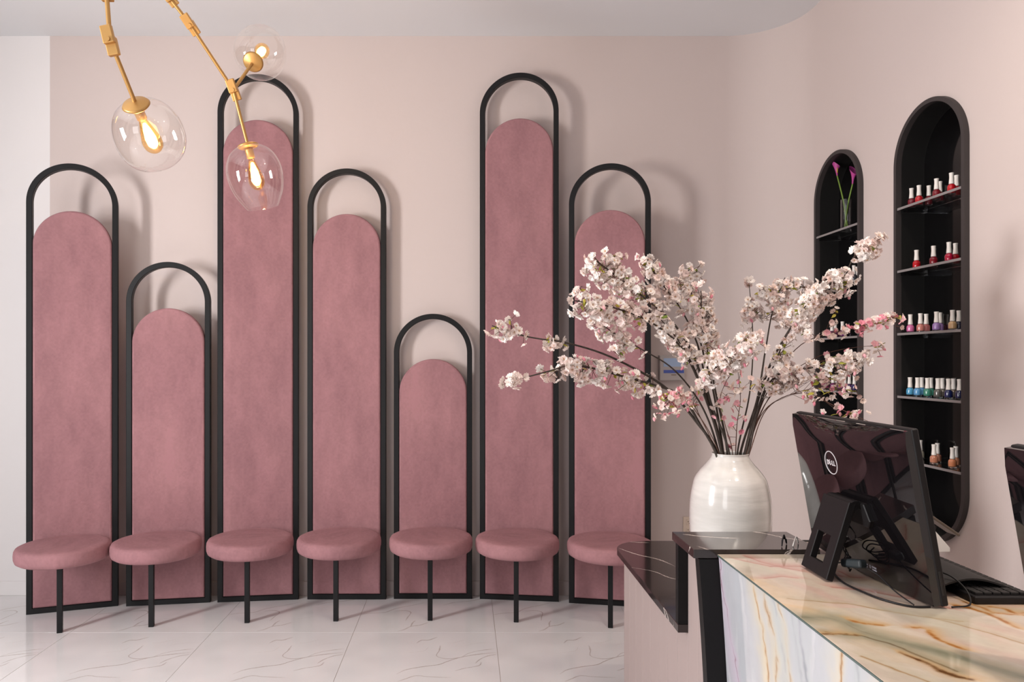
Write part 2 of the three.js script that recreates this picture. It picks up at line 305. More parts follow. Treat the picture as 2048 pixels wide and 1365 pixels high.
// ---------------------------------------------------------------- the room
const CEIL = 3.341, BACK = 4.33, RIGHT = 1.914, LEFT = -3.6, FRONT = -2.6, SEAM = -2.479, CR = 0.36;
{
  const floor = struct('floor', 'glossy white marble-look porcelain tile floor with thin grey veins', 'floor');
  mesh('grout_bed', box(LEFT - .2, RIGHT + .2, -.12, -.0025, FRONT - .2, BACK + .2), grout, floor);
  const T = 0.73, gap = 0.002, X0 = -2.034, Z0 = 3.73, geos = new Map();
  for (let i = -3; i < 6; i++) for (let j = -1; j < 9; j++) {
    const x0 = Math.max(LEFT, X0 + i * T), x1 = Math.min(RIGHT, X0 + (i + 1) * T), zb = Math.min(BACK, Z0 - j * T), za = Math.max(FRONT, Z0 - (j + 1) * T);
    if (x1 - x0 < .02 || zb - za < .02) continue;
    const w = x1 - x0 - gap, d = zb - za - gap, offU = (x0 - X0 - i * T) / T, offV = (Z0 - j * T - zb) / T, key = [w, d, offU, offV].map((v) => v.toFixed(4)).join();
    if (!geos.has(key)) {
      const g = new RoundedBoxGeometry(w, 0.01, d, 1, 0.0005), p = g.attributes.position, uv = g.attributes.uv;
      for (let k = 0; k < p.count; k++) uv.setXY(k, offU + (p.getX(k) + w / 2) / T, 1 - (offV + (p.getZ(k) + d / 2) / T));
      geos.set(key, g);
    }
    const m = mesh('tile', geos.get(key), tileMats[j === -1 ? 1 : 0], floor);
    m.position.set((x0 + x1) / 2, -0.005, -(za + zb) / 2);
  }
  const ceiling = struct('ceiling', 'plain white plastered ceiling', 'ceiling');
  mesh('ceiling_slab', box(LEFT - .2, RIGHT + .2, CEIL, CEIL + .15, FRONT - .2, BACK + .2), ceilingPaint, ceiling);
  const back = struct('wall_back', 'pale pink painted back wall with a white painted stretch at its left', 'wall');
  mesh('pink_section', box(SEAM, RIGHT - CR, 0, CEIL, BACK, BACK + .12), pinkPaint, back);
  mesh('white_section', box(LEFT - .12, SEAM, 0, CEIL, BACK, BACK + .12), whitePaint, back);
  const corner = struct('wall_corner', 'pale pink wall curving round from the back wall to the right wall', 'wall');
  {
    const s = new THREE.Shape(), cx = RIGHT - CR, cz = BACK - CR, R2 = CR + .14;
    s.absarc(cx, cz, CR, 0, Math.PI / 2, false); s.absarc(cx, cz, R2, Math.PI / 2, 0, true); s.closePath();
    const g = new THREE.ExtrudeGeometry(s, { depth: CEIL, bevelEnabled: false, curveSegments: 24 });
    g.rotateX(-Math.PI / 2);                                           // (x, Z, h) -> (x, h, -Z)
    mesh('curved_section', g, pinkPaint, corner);
  }
  const bb = struct('baseboard_back', 'low flat skirting board along the back wall', 'baseboard');
  mesh('white_board', box(LEFT, SEAM, 0, .084, BACK - .012, BACK, .003), whitePaint, bb);
  mesh('pink_board', box(SEAM, RIGHT - CR, 0, .084, BACK - .012, BACK, .003), pinkPaint, bb);
  const left = struct('wall_left', 'taupe wall on the left, outside the picture', 'wall');
  {
    const q = new THREE.Shape([[FRONT, 0], [BACK, 0], [BACK, CEIL], [FRONT, CEIL]].map(([a, b]) => new THREE.Vector2(a, b)));
    q.holes.push(new THREE.Path([[.76, .96], [1.64, .96], [1.64, 2.34], [.76, 2.34]].map(([a, b]) => new THREE.Vector2(a, b))));
    const lg = new THREE.ExtrudeGeometry(q, { depth: .12, bevelEnabled: false }); lg.rotateY(Math.PI / 2); lg.translate(LEFT - .12, 0, 0);
    mesh('wall_panel', lg, streetPaint, left);
    const w2 = struct('window_2', 'window in the left wall, outside the picture', 'window');
    for (const [za, zb, ya, yb] of [[.76, 1.64, .96, 1.0], [.76, 1.64, 2.30, 2.34], [.76, .80, 1.0, 2.30], [1.60, 1.64, 1.0, 2.30]]) mesh('window_frame', box(LEFT - .09, LEFT - .04, ya, yb, za, zb), blackMetal, w2);
    mesh('pane', box(LEFT - .068, LEFT - .062, 1.0, 2.30, .80, 1.60), phy({ color: rgb(1, 1, 1), transmission: 1, roughness: 0, thickness: 0 }), w2);
  }
  // right wall with two tall rounded openings for the niches
  const right = struct('wall_right', 'pale pink right wall with two tall rounded niches', 'wall');
  const s = new THREE.Shape([[FRONT, 0], [BACK - CR, 0], [BACK - CR, CEIL], [FRONT, CEIL]].map(([a, b]) => new THREE.Vector2(a, b)));
  for (const zc of [2.976, 3.708]) { const p = new THREE.Path(), R = .2255; p.absarc(zc, 2.246, R, 0, Math.PI, false); p.absarc(zc, .889, R, Math.PI, Math.PI * 2, false); p.closePath(); s.holes.push(p); }
  const g = new THREE.ExtrudeGeometry(s, { depth: .14, bevelEnabled: false, curveSegments: 40 });
  g.rotateY(Math.PI / 2); g.translate(RIGHT, 0, 0);
  mesh('wall_panel', g, pinkPaint, right);
  // front wall behind the camera with the shop window
  const front = struct('wall_front', 'taupe street-side wall behind the viewer with a tall shop window', 'wall');
  const f = new THREE.Shape([[LEFT, 0], [RIGHT + .14, 0], [RIGHT + .14, CEIL], [LEFT, CEIL]].map(([a, b]) => new THREE.Vector2(a, b)));
  f.holes.push(new THREE.Path([[-3.4, .15], [-1.7, .15], [-1.7, 2.75], [-3.4, 2.75]].map(([a, b]) => new THREE.Vector2(a, b))));
  const fg = new THREE.ExtrudeGeometry(f, { depth: .14, bevelEnabled: false }); fg.translate(0, 0, -FRONT);
  mesh('wall_panel', fg, streetPaint, front);
  const win = struct('window_1', 'tall shop window behind the viewer', 'window');
  for (const [a, b, c, d] of [[-3.4, -1.7, .15, .2], [-3.4, -1.7, 2.7, 2.75], [-3.4, -3.35, .2, 2.7], [-1.75, -1.7, .2, 2.7], [-2.57, -2.53, .2, 2.7]]) mesh('window_frame', box(a, b, c, d, FRONT - .09, FRONT - .04), blackMetal, win);
  for (const [a, b] of [[-3.35, -2.57], [-2.53, -1.75]]) mesh('pane', box(a, b, .2, 2.7, FRONT - .068, FRONT - .062), phy({ color: rgb(1, 1, 1), transmission: 1, roughness: 0, thickness: 0 }), win);
}

// ---------------------------------------------------------------- recessed downlights (mirrored as small sparkles in the vase)
{
  const spots = [[-2.2, 1.2, .2], [-1.2, .6, .2], [.3, .9, .3], [1.2, 1.95, 5.2], [-2.0, -1.0, .2], [-.6, -1.0, .2], [1.0, -.6, .5], [1.2, .9, 8]];
  const ringG = lathe([[.062, 0], [.062, -.006], [.048, -.006], [.045, .012], [.062, .012]], 28), discG = new THREE.CylinderGeometry(.045, .045, .004, 24);
  const glow = std({ color: rgb(0, 0, 0), emissive: SPOT_COLOR, emissiveIntensity: 6 });
  spots.forEach(([x, Z, k], i) => {
    const t = thing('ceiling_downlight', 'small round recessed downlight in the white ceiling, outside the picture', 'light', V(x, CEIL - .001, Z), 'recessed ceiling downlights');
    mesh('ring', ringG, whitePaint, t);
    const d = mesh('diffuser', discG, glow, t); d.position.y = -.0015;
    const l = new THREE.SpotLight(SPOT_COLOR, SPOT * k, 0, 1.25, 0.9, 2); l.position.set(0, -.02, 0); l.target.position.set(0, -3, 0); l.castShadow = true; l.shadow.radius = 3;
    t.add(l); t.add(l.target);
  });
}

// ---------------------------------------------------------------- seven chairs with tall arched backs
{
  const W = 0.46, F = 0.03;
  const spec = [
    [-2.197, 4.061, 18.7, 2.506, 'pink velvet chair with mid-height arched back, leftmost of the row'],
    [-1.702, 4.160, 8.5, 1.968, 'low-backed pink velvet chair, second from the left'],
    [-1.204, 4.220, 6.6, 3.071, 'very tall pink velvet chair behind the hanging glass lamps'],
    [-.694, 4.247, 0, 2.528, 'mid-height pink velvet chair, fourth from the left'],
    [-.188, 4.256, 0, 1.676, 'pink velvet chair with the lowest back of the row'],
    [.315, 4.230, -6.7, 3.083, 'very tall pink velvet chair beside the blossom tips, second from the right'],
    [.826, 4.144, -10.5, 2.530, 'mid-height pink velvet chair behind the cherry blossom, rightmost of the row'],
  ];
  const arch = (S, hw, y0, yc, r) => { S.moveTo(-hw, y0); S.lineTo(hw, y0); S.lineTo(hw, yc); S.absarc(0, yc, r, 0, Math.PI, false); S.lineTo(-hw, y0); return S; };
  const seatSmooth = lathe([[0, .352], [.19, .352], [.212, .354], [.224, .362], [.2295, .378], [.2305, .398], [.2285, .416], [.222, .428], [.210, .4335], [.19, .4365], [.1, .4385], [0, .439]], 72);
  { const p = seatSmooth.attributes.position, u = seatSmooth.attributes.uv; for (let i = 0; i < p.count; i++) { const r = Math.hypot(p.getX(i), p.getZ(i)), a = Math.atan2(p.getZ(i), p.getX(i)); u.setXY(i, p.getX(i) + Math.cos(a) * (p.getY(i) - .4) * -.8, p.getZ(i) + Math.sin(a) * (p.getY(i) - .4) * -.8); } }
  const legG = new RoundedBoxGeometry(.026, .352, .026, 1, .002); legG.translate(0, .176, 0);
  const plateG = new RoundedBoxGeometry(.16, .006, .3, 1, .001); plateG.translate(0, .349, .2);
  spec.forEach(([X, Z, deg, H, label], k) => {
    const t = thing('tall_back_chair', label, 'chair', V(X, 0, Z), 'row of pink velvet chairs along the back wall');
    t.rotation.y = deg * Math.PI / 180;
    const S = arch(new THREE.Shape(), W / 2, 0, H - W / 2, W / 2), hole = arch(new THREE.Path(), W / 2 - F, F, H - W / 2, W / 2 - F);
    S.holes.push(hole);
    const fg = new THREE.ExtrudeGeometry(S, { depth: .036, bevelEnabled: true, bevelSize: .002, bevelThickness: .002, bevelOffset: -.002, bevelSegments: 1, curveSegments: 36 }); fg.translate(0, 0, -.038);
    mesh('frame', fg, blackMetal, t);
    const top = H - .266, r = W / 2 - F - .001;
    const C = arch(new THREE.Shape(), r - .012, F + .013, top - r, r - .012);
    const cg = new THREE.ExtrudeGeometry(C, { depth: .026, bevelEnabled: true, bevelSize: .012, bevelThickness: .012, bevelSegments: 4, curveSegments: 36 }); cg.translate(0, 0, -.036);
    { const u = cg.attributes.uv; for (let i = 0; i < u.count; i++) u.setXY(i, u.getX(i) + k * .37, u.getY(i) + k * .21); }
    mesh('backrest', cg, velvet, t);
    const seat = mesh('seat', seatSmooth, velvet, t); seat.position.z = .246; seat.rotation.y = k * .9;
    const leg = mesh('leg', legG, blackMetal, t); leg.position.z = .346;
    mesh('seat_bracket', plateG, blackMetal, t);
  });
}

// ---------------------------------------------------------------- niches, shelves, nail polish
const RIM = 1.893, shelfY = (k) => 1.4 + .669 - .274 * k;
for (const [zc, label] of [[2.976, 'black arched wall niche with five clear shelves of polish, nearest the viewer'], [3.708, 'black arched wall niche half hidden behind the cherry blossom']]) {
  const t = thing('display_niche', label, 'niche', V(RIGHT, 0, zc), 'black arched display niches in the right wall');
  const R = .2265, th = .018, capsule = (P, r) => { P.absarc(0, 2.246, r, 0, Math.PI, false); P.absarc(0, .889, r, Math.PI, Math.PI * 2, false); P.closePath(); return P; };
  const ext = (outer, inner, d, x) => { const s = capsule(new THREE.Shape(), outer); if (inner) s.holes.push(capsule(new THREE.Path(), inner)); const g = new THREE.ExtrudeGeometry(s, { depth: d, bevelEnabled: false, curveSegments: 48 }); g.rotateY(Math.PI / 2); g.translate(x, 0, 0); return g; };
  mesh('rim', ext(R, R - th, .024, RIM - RIGHT), rimBlack, t);
  mesh('lining', ext(R - .001, R - th, .101, RIM - RIGHT + .024), nicheBlack, t);
  mesh('back_panel', ext(R - .001, 0, .010, .104), nicheGloss, t);
  for (let k = 0; k < 5; k++) {
    const hw = R - th - .0015, sg = box(RIM - RIGHT + .006, .103, -.010, 0, -hw, hw);
    const m = mesh('shelf', sg, acrylic, t); m.position.y = shelfY(k);
    mesh('shelf_edge', box(RIM - RIGHT + .0045, RIM - RIGHT + .0058, -.010, 0, -hw, hw), acrylicEdge, m);
    const c = mesh('shelf_support', box(RIM - RIGHT + .02, .103, -.022, -.0105, hw - .022, hw), acrylic, t); c.position.y = shelfY(k);
  }
}
{
  const bodyG = lathe([[0, .0055], [.0135, .0055], [.0146, .007], [.0150, .012], [.0150, .024], [.0140, .029], [.0105, .0335], [.0080, .0355], [0, .0355]], 20);
  const baseG = lathe([[0, 0], [.0140, 0], [.0150, .001], [.0150, .0048], [.0140, .0054], [0, .0054]], 20);
  const capG = lathe([[0, .0358], [.0094, .0358], [.0096, .038], [.0088, .048], [.0078, .060], [.0080, .071], [.0089, .079], [.0086, .0805], [0, .0808]], 20);
  const mats = new Map();
  const lacquer = (c) => { const k = c.join(); if (!mats.has(k)) mats.set(k, phy({ color: srgb(...c), roughness: .12, clearcoat: .8, clearcoatRoughness: .03 })); return mats.get(k); };
  let proto = null;
  const near = 'near niche', far = 'far niche', ord = ['top', 'second', 'third', 'fourth', 'bottom'];
  const red = [168, 16, 30], deep = [120, 14, 30], cherry = [186, 18, 30], wine = [110, 16, 34], rasp = [170, 20, 56];
  const rows = [
    [near, 0, [[3.150, 1.94, wine, 'wine red', 'leftmost'], [3.098, 1.94, cherry, 'bright red', 'second from left'], [3.103, 1.985, deep, 'dark red', 'set back behind the second'], [2.983, 1.94, deep, 'dark red', 'front middle'], [3.030, 1.985, deep, 'dark red', 'set back behind the middle'], [2.891, 1.94, cherry, 'bright red', 'front right'], [2.928, 1.985, red, 'red', 'set back at the right end']]],
    [near, 1, [[3.115, 1.94, cherry, 'bright red', 'leftmost'], [3.002, 1.94, deep, 'dark red', 'front middle'], [3.070, 1.985, deep, 'dark red', 'set back behind the middle'], [2.906, 1.94, rasp, 'raspberry', 'front right'], [2.934, 1.985, red, 'red', 'set back at the right end']]],
    [near, 2, [[3.158, 1.94, [206, 110, 160], 'pink', 'leftmost'], [3.088, 1.94, [196, 122, 112], 'peach', 'second from left'], [3.120, 1.985, [190, 112, 112], 'rose', 'set back behind the peach one'], [2.983, 1.94, [150, 118, 176], 'lilac', 'front middle'], [3.030, 1.985, [140, 110, 160], 'lilac', 'set back behind the middle'], [2.885, 1.94, [196, 160, 120], 'beige', 'front right'], [2.913, 1.985, [40, 40, 60], 'dark', 'set back at the right end']]],
    [near, 3, [[3.160, 1.94, [84, 160, 200], 'sky blue', 'leftmost'], [3.108, 1.94, [84, 148, 196], 'light blue', 'second from left'], [3.150, 1.985, [80, 140, 180], 'light blue', 'set back, second from left'], [3.041, 1.94, [60, 130, 110], 'green', 'third from left in front'], [3.088, 1.985, [56, 120, 104], 'green', 'set back behind the green one'], [2.974, 1.94, [90, 88, 84], 'grey', 'fourth from left in front'], [3.014, 1.985, [104, 98, 92], 'grey', 'set back behind the grey one'], [2.909, 1.94, [26, 34, 82], 'navy', 'second from right in front'], [2.946, 1.985, [110, 96, 86], 'taupe', 'set back beside the navy one'], [2.844, 1.94, [24, 30, 70], 'navy', 'rightmost']]],
    [near, 4, [[3.119, 1.94, [196, 186, 140], 'pale gold', 'leftmost in front'], [3.160, 1.985, [206, 200, 180], 'ivory', 'set back at the left'], [2.999, 1.94, [186, 122, 96], 'bronze', 'front middle'], [3.046, 1.985, [176, 120, 98], 'bronze', 'set back behind the middle'], [2.885, 1.94, [204, 130, 92], 'copper', 'rightmost in front'], [2.931, 1.985, [190, 130, 100], 'copper', 'set back at the right']]],
    [far, 1, [[3.616, 1.94, [74, 74, 80], 'grey', 'front one beside the blossom tip'], [3.671, 1.985, [90, 90, 96], 'grey', 'set back beside the blossom tip']]],
    [far, 2, [[3.832, 1.94, [96, 30, 90], 'purple', 'leftmost'], [3.884, 1.985, [96, 30, 90], 'purple', 'set back at the left'], [3.726, 1.94, [110, 36, 110], 'violet', 'front middle']]],
    [far, 3, [[3.895, 1.94, [120, 30, 80], 'plum', 'leftmost'], [3.822, 1.94, [100, 28, 80], 'plum', 'second from left'], [3.874, 1.985, [88, 24, 70], 'plum', 'set back at the left'], [3.752, 1.94, [70, 26, 80], 'purple', 'third from left in front'], [3.702, 1.94, [150, 60, 120], 'magenta', 'front middle'], [3.658, 1.94, [60, 24, 78], 'dark purple', 'third from right'], [3.611, 1.94, [40, 30, 84], 'indigo', 'second from right'], [3.566, 1.94, [30, 24, 50], 'midnight', 'rightmost']]],
  ];
  for (const [which, k, list] of rows) for (const [Z, X, c, cn, where] of list) {
    const label = `${cn} nail polish bottle, ${where}, ${ord[k]} shelf of the ${which}`;
    let t;
    if (!proto) { t = proto = thing('nail_polish_bottle', label, 'bottle', null, 'nail polish bottles on the niche shelves'); mesh('glass_base', baseG, clearGlass, t); mesh('bottle_body', bodyG, lacquer(c), t); mesh('cap', capG, capWhite, t); }
    else { t = proto.clone(); t.name = numbered('nail_polish_bottle'); t.userData = { label, category: 'bottle', group: 'nail polish bottles on the niche shelves' }; scene.add(t); t.children[1].material = lacquer(c); }
    t.position.copy(V(X, shelfY(k) + .0003, Z)); t.rotation.y = Z * 7;
  }
  // glass vase with two calla lilies on the top shelf of the far niche
  const vz = 3.722, vx = 1.955, vy = shelfY(0) + .0003;
  const gv = lathe([[0, 0], [.024, 0], [.025, .002], [.025, .158], [.0225, .158], [.0225, .012], [0, .012]], 32);
  const v = single('glass_vase', gv, clearGlass, 'slim clear glass vase on the top shelf of the far niche', 'vase');
  v.position.copy(V(vx, vy, vz));
  const stemM = phy({ color: srgb(120, 150, 60), roughness: .5 }), bloomM = phy({ color: srgb(186, 70, 146), roughness: .5, side: THREE.DoubleSide });
  for (const [dx, dz, top, label] of [[-.012, .062, .372, 'magenta calla lily, taller and leaning left, in the slim glass vase'], [.004, -.058, .300, 'magenta calla lily leaning right in the slim glass vase']]) {
    const t = thing('calla_lily', label, 'flower', V(vx, vy, vz), 'calla lilies in the glass vase');
    const b = new THREE.Vector3(-dx * .4, .016, dz * .12), e = new THREE.Vector3(dx, top - .075, -dz), m = b.clone().lerp(e, .5).add(new THREE.Vector3(0, .01, dz * .10));
    mesh('stem', taper([b, m, e], (q) => .0042 - .0008 * q, 8, true, 24), stemM, t);
    // rolled trumpet with a pointed lip
    const pos = [], idx = [], n = 18, rows2 = 9;
    for (let i = 0; i <= rows2; i++) for (let j = 0; j <= n; j++) {
      const q = i / rows2, a = j / n * Math.PI * 2, r = .004 + .018 * q ** 2.2, lip = q ** 2 * (.022 * Math.cos(a) + .006);
      pos.push(Math.cos(a) * r + .004 * q * q, q * .062 + lip, Math.sin(a) * r * .9);
    }
    for (let i = 0; i < rows2; i++) for (let j = 0; j < n; j++) { const a = i * (n + 1) + j, c = a + n + 1; idx.push(a, c, a + 1, a + 1, c, c + 1); }
    const g = new THREE.BufferGeometry(); g.setAttribute('position', new THREE.Float32BufferAttribute(pos, 3)); g.setIndex(idx); g.computeVertexNormals();
    const f = mesh('spathe', g, bloomM, t); f.position.copy(e); f.rotation.set(-dz * 3, dz > 0 ? 2.6 : 1.9, 0);
    const sp = mesh('spadix', new THREE.CapsuleGeometry(.003, .03, 3, 8), std({ color: srgb(214, 170, 60), roughness: .7 }), t); sp.position.copy(e).add(new THREE.Vector3(0, .032, 0));
  }
}

// ---------------------------------------------------------------- reception desk, ledge and low counter
const DX = .668, DY = .888;
const bow = (y) => .0 + .030 * (1 - (y / DY)) ** 1.0 + .012 * Math.sin((1 - y / DY) * Math.PI);   // how far the front leans in towards the floor
{
  const t = thing('reception_desk', 'reception desk with glossy onyx-patterned top and pale veined front panel', 'desk');
  // top slab with metric canvas uv
  const top = new RoundedBoxGeometry(1.205 - DX, .004, 1.917 - .35, 1, .0008); top.translate((DX + 1.205) / 2, DY - .002, -(.35 + 1.917) / 2);
  { const p = top.attributes.position, u = top.attributes.uv; for (let i = 0; i < p.count; i++) u.setXY(i, (p.getX(i) - .66) / .55, (-p.getZ(i) - .55) / 1.38); }
  mesh('desktop', top, onyxTopMat, t);
  // curved front panel
  const n = 24, pos = [], uv = [], idx = [], z0 = .35, z1 = 1.912, nz = 2;
  const add = (X, y, Z, u, v) => { pos.push(X, y, -Z); uv.push(u, v); };
  for (let i = 0; i <= n; i++) { const y = (DY - .0044) * i / n; for (let j = 0; j <= nz; j++) { const Z = z0 + (z1 - z0) * j / nz; add(DX + bow(y) + .0005, y, Z, (z1 - Z) / 1.6, y / .9); } }
  const off = pos.length / 3;
  for (let i = 0; i <= n; i++) { const y = (DY - .0044) * i / n; for (let j = 0; j <= nz; j++) { const Z = z0 + (z1 - z0) * j / nz; add(DX + bow(y) + .012, y, Z, (z1 - Z) / 1.6, y / .9); } }
  for (let i = 0; i < n; i++) for (let j = 0; j < nz; j++) { const a = i * (nz + 1) + j, c = a + nz + 1; idx.push(a, c, a + 1, a + 1, c, c + 1); idx.push(off + a, off + a + 1, off + c, off + a + 1, off + c + 1, off + c); }
  for (let j = 0; j < nz; j++) { const a = n * (nz + 1) + j; idx.push(a, a + off, a + 1, a + 1, a + off, a + off + 1); idx.push(j, j + 1, j + off, j + 1, j + off + 1, j + off); }
  for (let i = 0; i < n; i++) for (const j of [0, nz]) { const a = i * (nz + 1) + j, c = a + nz + 1; idx.push(a, a + off, c, c, a + off, c + off); }
  const g = new THREE.BufferGeometry(); g.setAttribute('position', new THREE.Float32BufferAttribute(pos, 3)); g.setAttribute('uv', new THREE.Float32BufferAttribute(uv, 2)); g.setIndex(idx);
  const gg = g.toNonIndexed(); gg.computeVertexNormals();
  mesh('front_panel', gg, onyxFrontMat, t);
  mesh('glass_edge', box(DX - .0022, DX - .0002, DY - .004, DY - .0003, .35, 1.912), glassEdge, t);
  mesh('carcass', box(.735, 1.19, .06, DY - .0045, .38, 1.9), blackPlastic, t);
  // black end panel that follows the front's curve
  const s = new THREE.Shape(); s.moveTo(.617 + bow(0), 0); for (let i = 1; i <= 20; i++) { const y = (.875) * i / 20; s.lineTo(.617 + bow(y), y); } s.lineTo(1.205, .875); s.lineTo(1.205, 0); s.closePath();
  const eg = new THREE.ExtrudeGeometry(s, { depth: .034, bevelEnabled: false }); eg.translate(0, 0, -1.948);
  mesh('end_panel', metric(eg), panelBlack, t);
}
{
  const t = thing('counter_ledge', 'black veined stone ledge between the desk and the low counter', 'ledge');
  mesh('ledge_top', box(.605, .94, .8765, .900, 1.9185, 2.119, .0012), quartz, t);
  mesh('upstand', box(.6155, 1.2, .6375, .876, 2.0955, 2.119, .001), panelBlack, t);
  mesh('pedestal', box(.657, 1.2, .0, .876, 1.9485, 2.095), shadedPlankPaint, t);
  mesh('plank', box(.644, .657, .0, .876, 1.9485, 1.9989, .003), shadedPlankPaint, t);
  mesh('plank', box(.644, .657, .0, .876, 2.0011, 2.0945, .003), shadedPlankPaint, t);
}
{
  const t = thing('low_counter', 'low counter with rounded black stone top and pink plank sides', 'counter');
  const s = new THREE.Shape(), x0 = .6155, x1 = 1.46, za = 2.0955, zb = 3.073, r = .15;
  s.moveTo(x0, za); s.lineTo(x1, za); s.lineTo(x1, zb); s.lineTo(x0 + r, zb); s.absarc(x0 + r, zb - r, r, Math.PI / 2, Math.PI, false); s.closePath();
  const g = new THREE.ExtrudeGeometry(s, { depth: .021, bevelEnabled: true, bevelSize: .0012, bevelThickness: .0012, bevelOffset: -.0012, bevelSegments: 1, curveSegments: 20 }); g.rotateX(-Math.PI / 2); g.translate(0, .6142, 0);
  mesh('countertop', metric(g), quartz, t);
  mesh('body', box(.657, 1.44, .0, .6125, 2.097, 2.925), shadedPlankPaint, t);
  for (let i = 0, z = 2.0965; z < 2.93; i++) { const e = Math.min(z + .106, 2.94); mesh('plank', box(.644, .657, .0, .6125, z, e - .0034, .003), shadedPlankPaint, t); z = e; }
}

// ---------------------------------------------------------------- all-in-one computers
const font = await new FontLoader().loadAsync('fonts/droid/droid_sans_bold.typeface.json');
{
  const W = .516, H = .366, T = .03, L = Math.atan(.0625 / .36);
  const make = (zc, label) => {
    const t = thing('desktop_computer', label, 'computer', V(.966, DY + .0003, zc), 'all-in-one computers on the onyx desk');
    const tilt = new THREE.Matrix4().makeRotationZ(L);
    const add = (name, g, m, parent = t) => { g.applyMatrix4(tilt); return mesh(name, g, m, parent); };
    // back shell: x from 0 (back) to T (screen)
    const SAG = .012, bulge = (z) => -SAG * (1 - (2 * z / W) ** 2), shell = new THREE.BoxGeometry(.016, H, W, 1, 12, 64); shell.translate(.008 + .0008, H / 2 + .004, 0);
    { const p = shell.attributes.position, y0 = .004, e = .012; for (let i = 0; i < p.count; i++) if (p.getX(i) < .002) { const z = p.getZ(i), y = p.getY(i) - y0, edge = Math.min(y, H - y, W / 2 - Math.abs(z)); p.setX(i, p.getX(i) + bulge(z) * (edge <= 0 ? .0 : 1) + (edge <= 0 ? .004 : 0)); } shell.computeVertexNormals(); }
    const body = add('back_cover', shell, blackGloss);
    const bez = new RoundedBoxGeometry(.015, H + .006, W + .006, 2, .004); bez.translate(.0235, H / 2 + .004, 0);
    add('bezel', bez, blackPlastic);
    const scr = new THREE.BoxGeometry(.0015, H - .06, W - .03); scr.translate(.0315, H / 2 + .02, 0); add('screen', scr, blackGloss);
    const slot = new THREE.BoxGeometry(.004, .05, .004); slot.translate(.022, .05, W / 2 + .0025); add('side_port', slot, matteBlack);
    // ring emblem with its letters, on the back
    const lz = -.05, ly = .264;
    const silver = std({ color: srgb(206, 200, 204), roughness: .35 });
    const ring = new THREE.TorusGeometry(.0285, .0013, 6, 48); ring.rotateY(Math.PI / 2); ring.translate(.0006 + bulge(lz), ly, lz);
    const em = add('emblem', ring, silver);
    const place = [['D', -.0208, 0], ['E', -.0100, -.45], ['L', .0022, 0], ['L', .0112, 0]];
    for (const [ch, x, rot] of place) {
      const g = new TextGeometry(ch, { font, size: .0125, depth: .0012, curveSegments: 6, bevelEnabled: false }); g.translate(-.004, -.00625, 0); g.rotateZ(rot * -1); g.translate(x + .0045, 0, 0);
      g.rotateY(-Math.PI / 2); g.translate(.0008 + bulge(lz), ly, lz); add('emblem_letter', g, silver, em);
    }
    // tiny printed marks along the lower edge
    for (const [z, y, w, h] of [[.035, .033, .016, .004], [.035, .027, .012, .003], [.052, .031, .005, .008], [.068, .033, .018, .004], [.068, .027, .018, .003]]) { const g = new THREE.BoxGeometry(.0006, h, w); g.translate(.0006 + bulge(z), y, z); add('print_mark', g, std({ color: srgb(190, 190, 205), roughness: .5 }), body); }
    // easel stand: hinge block and leg plate, in upright coordinates
    const bk = new THREE.Shape([[-.085, .150], [-.07, .185], [.07, .185], [.085, .150], [.075, .135], [-.075, .135]].map(([a, b]) => new THREE.Vector2(a, b)));
    const bg = new THREE.ExtrudeGeometry(bk, { depth: .010, bevelEnabled: true, bevelSize: .002, bevelThickness: .002, bevelSegments: 1 }); bg.rotateY(-Math.PI / 2); bg.translate(-.008, 0, .015); add('hinge_block', bg, blackPlastic);
    // leg plate from the hinge down to the desk, leaning outwards, with a cable window
    const len = .184, w = .122, sh = new THREE.Shape([[-w / 2, 0], [w / 2, 0], [w / 2 - .002, len], [-w / 2 + .002, len]].map(([a, b]) => new THREE.Vector2(a, b)));
    sh.holes.push(new THREE.Path([[-.036, .028], [.028, .028], [.028, .098], [-.036, .098]].map(([a, b]) => new THREE.Vector2(a, b))));
    const lg = new THREE.ExtrudeGeometry(sh, { depth: .014, bevelEnabled: true, bevelSize: .0015, bevelThickness: .0015, bevelSegments: 1, curveSegments: 6 });
    lg.rotateY(-Math.PI / 2);                                          // width along z, thickness along -x
    lg.rotateZ(-Math.atan2(.053, .172)); lg.translate(-.117, .0022, .015);
    const leg = mesh('stand_leg', lg, blackPlastic, t);
    // folded top that joins the leg to the hinge
    const fold = new THREE.Shape(); fold.moveTo(-.081, .160); fold.quadraticCurveTo(-.074, .190, -.055, .186); fold.lineTo(-.026, .170); fold.lineTo(-.026, .150); fold.lineTo(-.052, .168); fold.quadraticCurveTo(-.060, .170, -.064, .158); fold.closePath();
    const fg = new THREE.ExtrudeGeometry(fold, { depth: .116, bevelEnabled: false, curveSegments: 8 }); fg.translate(0, 0, .015 - .058);
    mesh('stand_fold', fg, blackPlastic, t);
    return t;
  };
  make(1.752, 'black all-in-one computer seen from behind on an easel stand beside the vase');
  make(.962, 'black all-in-one computer cut off by the right edge of the picture');
}

